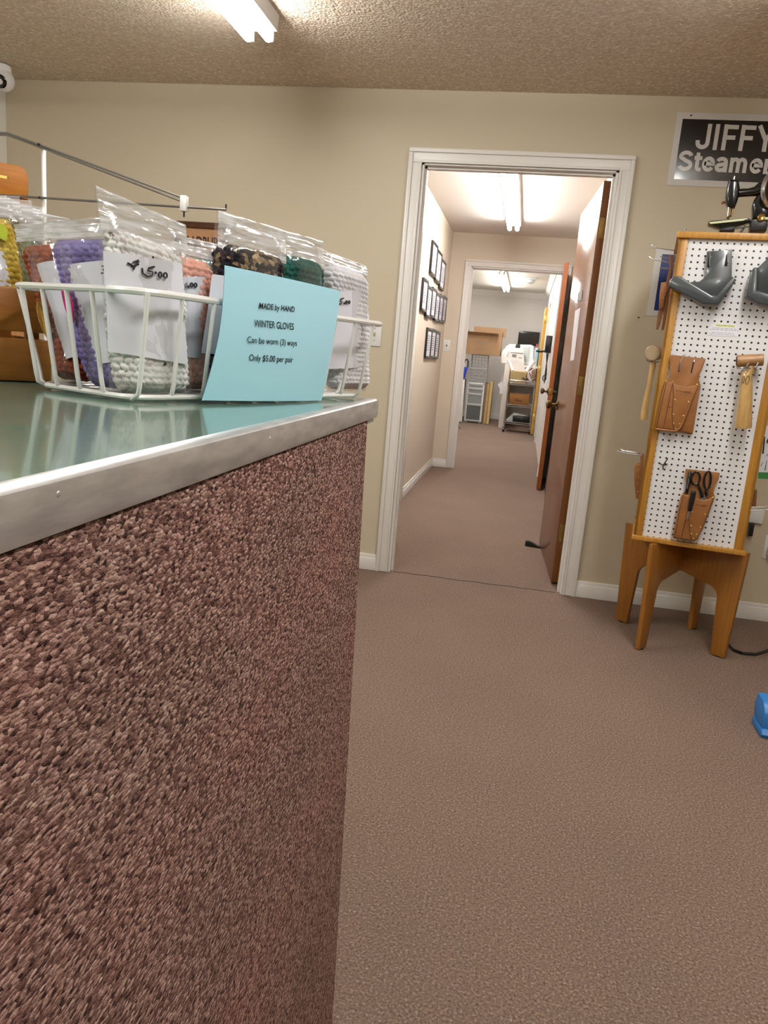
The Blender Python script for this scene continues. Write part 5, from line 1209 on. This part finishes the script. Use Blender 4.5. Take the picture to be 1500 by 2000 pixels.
for a_, b_ in (((500, 985), (600, 1045)), ((575, 990), (615, 1045)), ((740, 1005), (650, 1045))):
    A, Bq = RX(f6(*a_), cy0+.05), RX(f6(*b_), cy0+.05); m.tube([(min(A[0], .17), cy0+.03, A[1]), (min(Bq[0], .17), cy0+.03, max(Bq[1], pz+.012))], .009, 8)
m.build('pliers', 'black', None, 'small dark pliers lying at the front of the cart top', 'pliers')
# white machines on the desk
ty = 13.75; tz = dzt+.0005
def wm(name, label, pts_body, y0, y1, mat='machine_white'):
    o = thing('sewing_machine', (RX(f6(*pts_body[0]), y0)[0], (y0+y1)/2, tz), label, 'sewing machine', 'sewing machines')
    P_ = [RX(f6(*p), y0) for p in pts_body]; P_ = [(x, max(z, tz)) for x, z in P_]
    MB().prism(P_, y0, y1, bev=.015, seg=3).build('body', mat, o); return o
w1 = wm('a', 'white embroidery machine at the front of the pale desk in the rear room', [(150, 900), (150, 780), (165, 560), (205, 510), (300, 495), (500, 500), (525, 530), (520, 900)], 13.80, 14.2)
m = MB(); P, P2 = RX(f6(310, 570), 13.79), RX(f6(515, 575), 13.79); m.box(P[0], P2[0], 13.795, 13.7995, P[1]-.008, P[1]+.006); m.build('label_strip', 'ink_grey', w1)
m = MB(); P_ = [RX(f6(*p), 13.79) for p in ((340, 600), (405, 605), (400, 655), (330, 640))]; m.prism(P_, 13.795, 13.7995); P, P2 = RX(f6(440, 655), 13.79), RX(f6(490, 665), 13.79); m.box(P[0], P2[0], 13.795, 13.7995, P[1]-.006, P[1]+.004); m.build('control_panel', 'steel', w1)
m = MB(); P_ = [RX(f6(*p), 13.79) for p in ((245, 640), (275, 560), (295, 560), (262, 645))]; m.prism(P_, 13.795, 13.7995); m.build('thread_slot', 'machine_grey', w1)
w2 = wm('b', 'larger white machine with a pale grey panel behind the embroidery machine', [(230, 900), (225, 480), (300, 435), (640, 445), (685, 465), (680, 720), (640, 900)], 14.26, 14.7)
m = MB(); P, P2 = RX(f6(500, 470), 14.25), RX(f6(605, 720), 14.25); m.box(P[0], P2[0], 14.25, 14.2598, P2[1], P[1], bev=.003); m.build('grey_panel', 'machine_grey', w2)
m = MB(); P, P2 = RX(f6(390, 450), 13.95), RX(f6(468, 492), 13.95); zt1 = RX(f6(300, 497), 13.8)[1]; m.prism([(P[0], zt1+.012), (P2[0], zt1+.012), (P2[0]-.005, P[1]+.02), (P[0]+.01, P[1]+.02)], 13.9, 14.0, bev=.004); m.build('spool_box', 'black', None, 'small black box on top of the white embroidery machine', 'box')
sb = thing('spray_bottle', (.12, 13.78, tz), 'pale blue bottle with a red cap at the right of the pale desk', 'bottle')
P, P2 = RX(f6(685, 690), 13.8), RX(f6(775, 490), 13.8); xc_ = (P[0]+P2[0])/2; rb = (P2[0]-P[0])/2*.9
m = MB(Matrix.Translation((xc_, 13.8, 0))); m.lathe([(0, tz), (rb, tz), (rb, P2[1]-.06), (rb*.5, P2[1]-.01), (rb*.3, P2[1]), (0, P2[1])], 20); m.build('body', 'pale_blue', sb)
zc_ = RX(f6(720, 430), 13.8)[1]
MB().cyl((xc_-.005, 13.8, P2[1]+.0005), (xc_-.005, 13.8, zc_), .016, n=14).build('cap', 'red', sb)
x_, z_ = RX(f6(760, 600), 13.9)
MB().prism([(x_-.03, tz), (x_+.035, tz), (x_+.04, z_+.10), (x_-.01, z_+.10)], 13.88, 13.96, bev=.008).build('teal_bottle', 'teal', None, 'teal container just behind the pale blue bottle', 'bottle')
# screen on the far wall
P, P2 = RX(f6(448, 218), D3), RX(f6(758, 470), D3)
tv = thing('wall_screen', ((P[0]+P2[0])/2, D3, P2[1]), 'black flat screen on the far wall of the rear room', 'screen')
m = MB(); m.prism([(P[0], P2[1]), (P2[0], P2[1]), (P2[0], P[1]), (P[0]+.03, P[1]), (P[0], P[1]-.03)], D3-.05, D3-.002, bev=.004); m.build('housing', 'tv', tv)
MB().box(P[0]+.02, P2[0]-.02, D3-.0512, D3-.0502, P2[1]+.02, P[1]-.035).build('glass', 'black_gloss', tv)
# black box with cables on the right wall
P = onx(f6(935, 440), RR-.03); yq = min(max(P.y, 9.2), 11.3)
P = onx(f6(935, 440), RR-.03)
bx = thing('wall_phone', (RR-.03, P.y, P.z-.1), 'black box with a dangling cord on the right wall of the rear room', 'wall phone')
MB().box(RR-.07, RR-.001, P.y-.10, P.y+.10, P.z-.10, P.z+.10, bev=.006).build('body', 'black', bx)
m = MB(); m.tube([(RR-.07, P.y+.05, P.z-.08), (RR-.12, P.y+.06, P.z-.09), (RR-.17, P.y+.06, P.z-.085)], .012, 8); m.build('arm', 'black', bx)
m = MB(); rr = random.Random(2)
for k in range(3): m.tube([(RR-.02-.012*k, P.y-.04+.03*k, P.z-.10), (RR-.03, P.y-.05+.04*k, P.z-.22), (RR-.015-.01*k, P.y+.02-.03*k, P.z-.36), (RR-.03, P.y, P.z-.46)], .005, 6)
m.tube([(RR-.035+.02*math.cos(t), P.y+.03*math.cos(t), P.z-.40+.035*math.sin(t)) for t in [k*math.pi/8 for k in range(16)]], .006, 6, closed=True)
m.build('cord', 'black', bx)
# detector on the rear ceiling
P = onz((1037, 543), CE3)
sdt = thing('alarm_detector', P, 'pale grey detector on the rear room ceiling right of the lights', 'detector')
m = MB(); m.box(P.x-.09, P.x+.09, P.y-.09, P.y+.09, CE3-.03, CE3-.0005, bev=.006); m.build('base', 'machine_grey', sdt)
m = MB(Matrix.Translation((P.x, P.y, CE3-.0305))); m.lathe([(0, 0), (.07, 0), (.065, -.04), (.03, -.06), (0, -.062)], 20); m.build('dome', 'machine_grey', sdt)
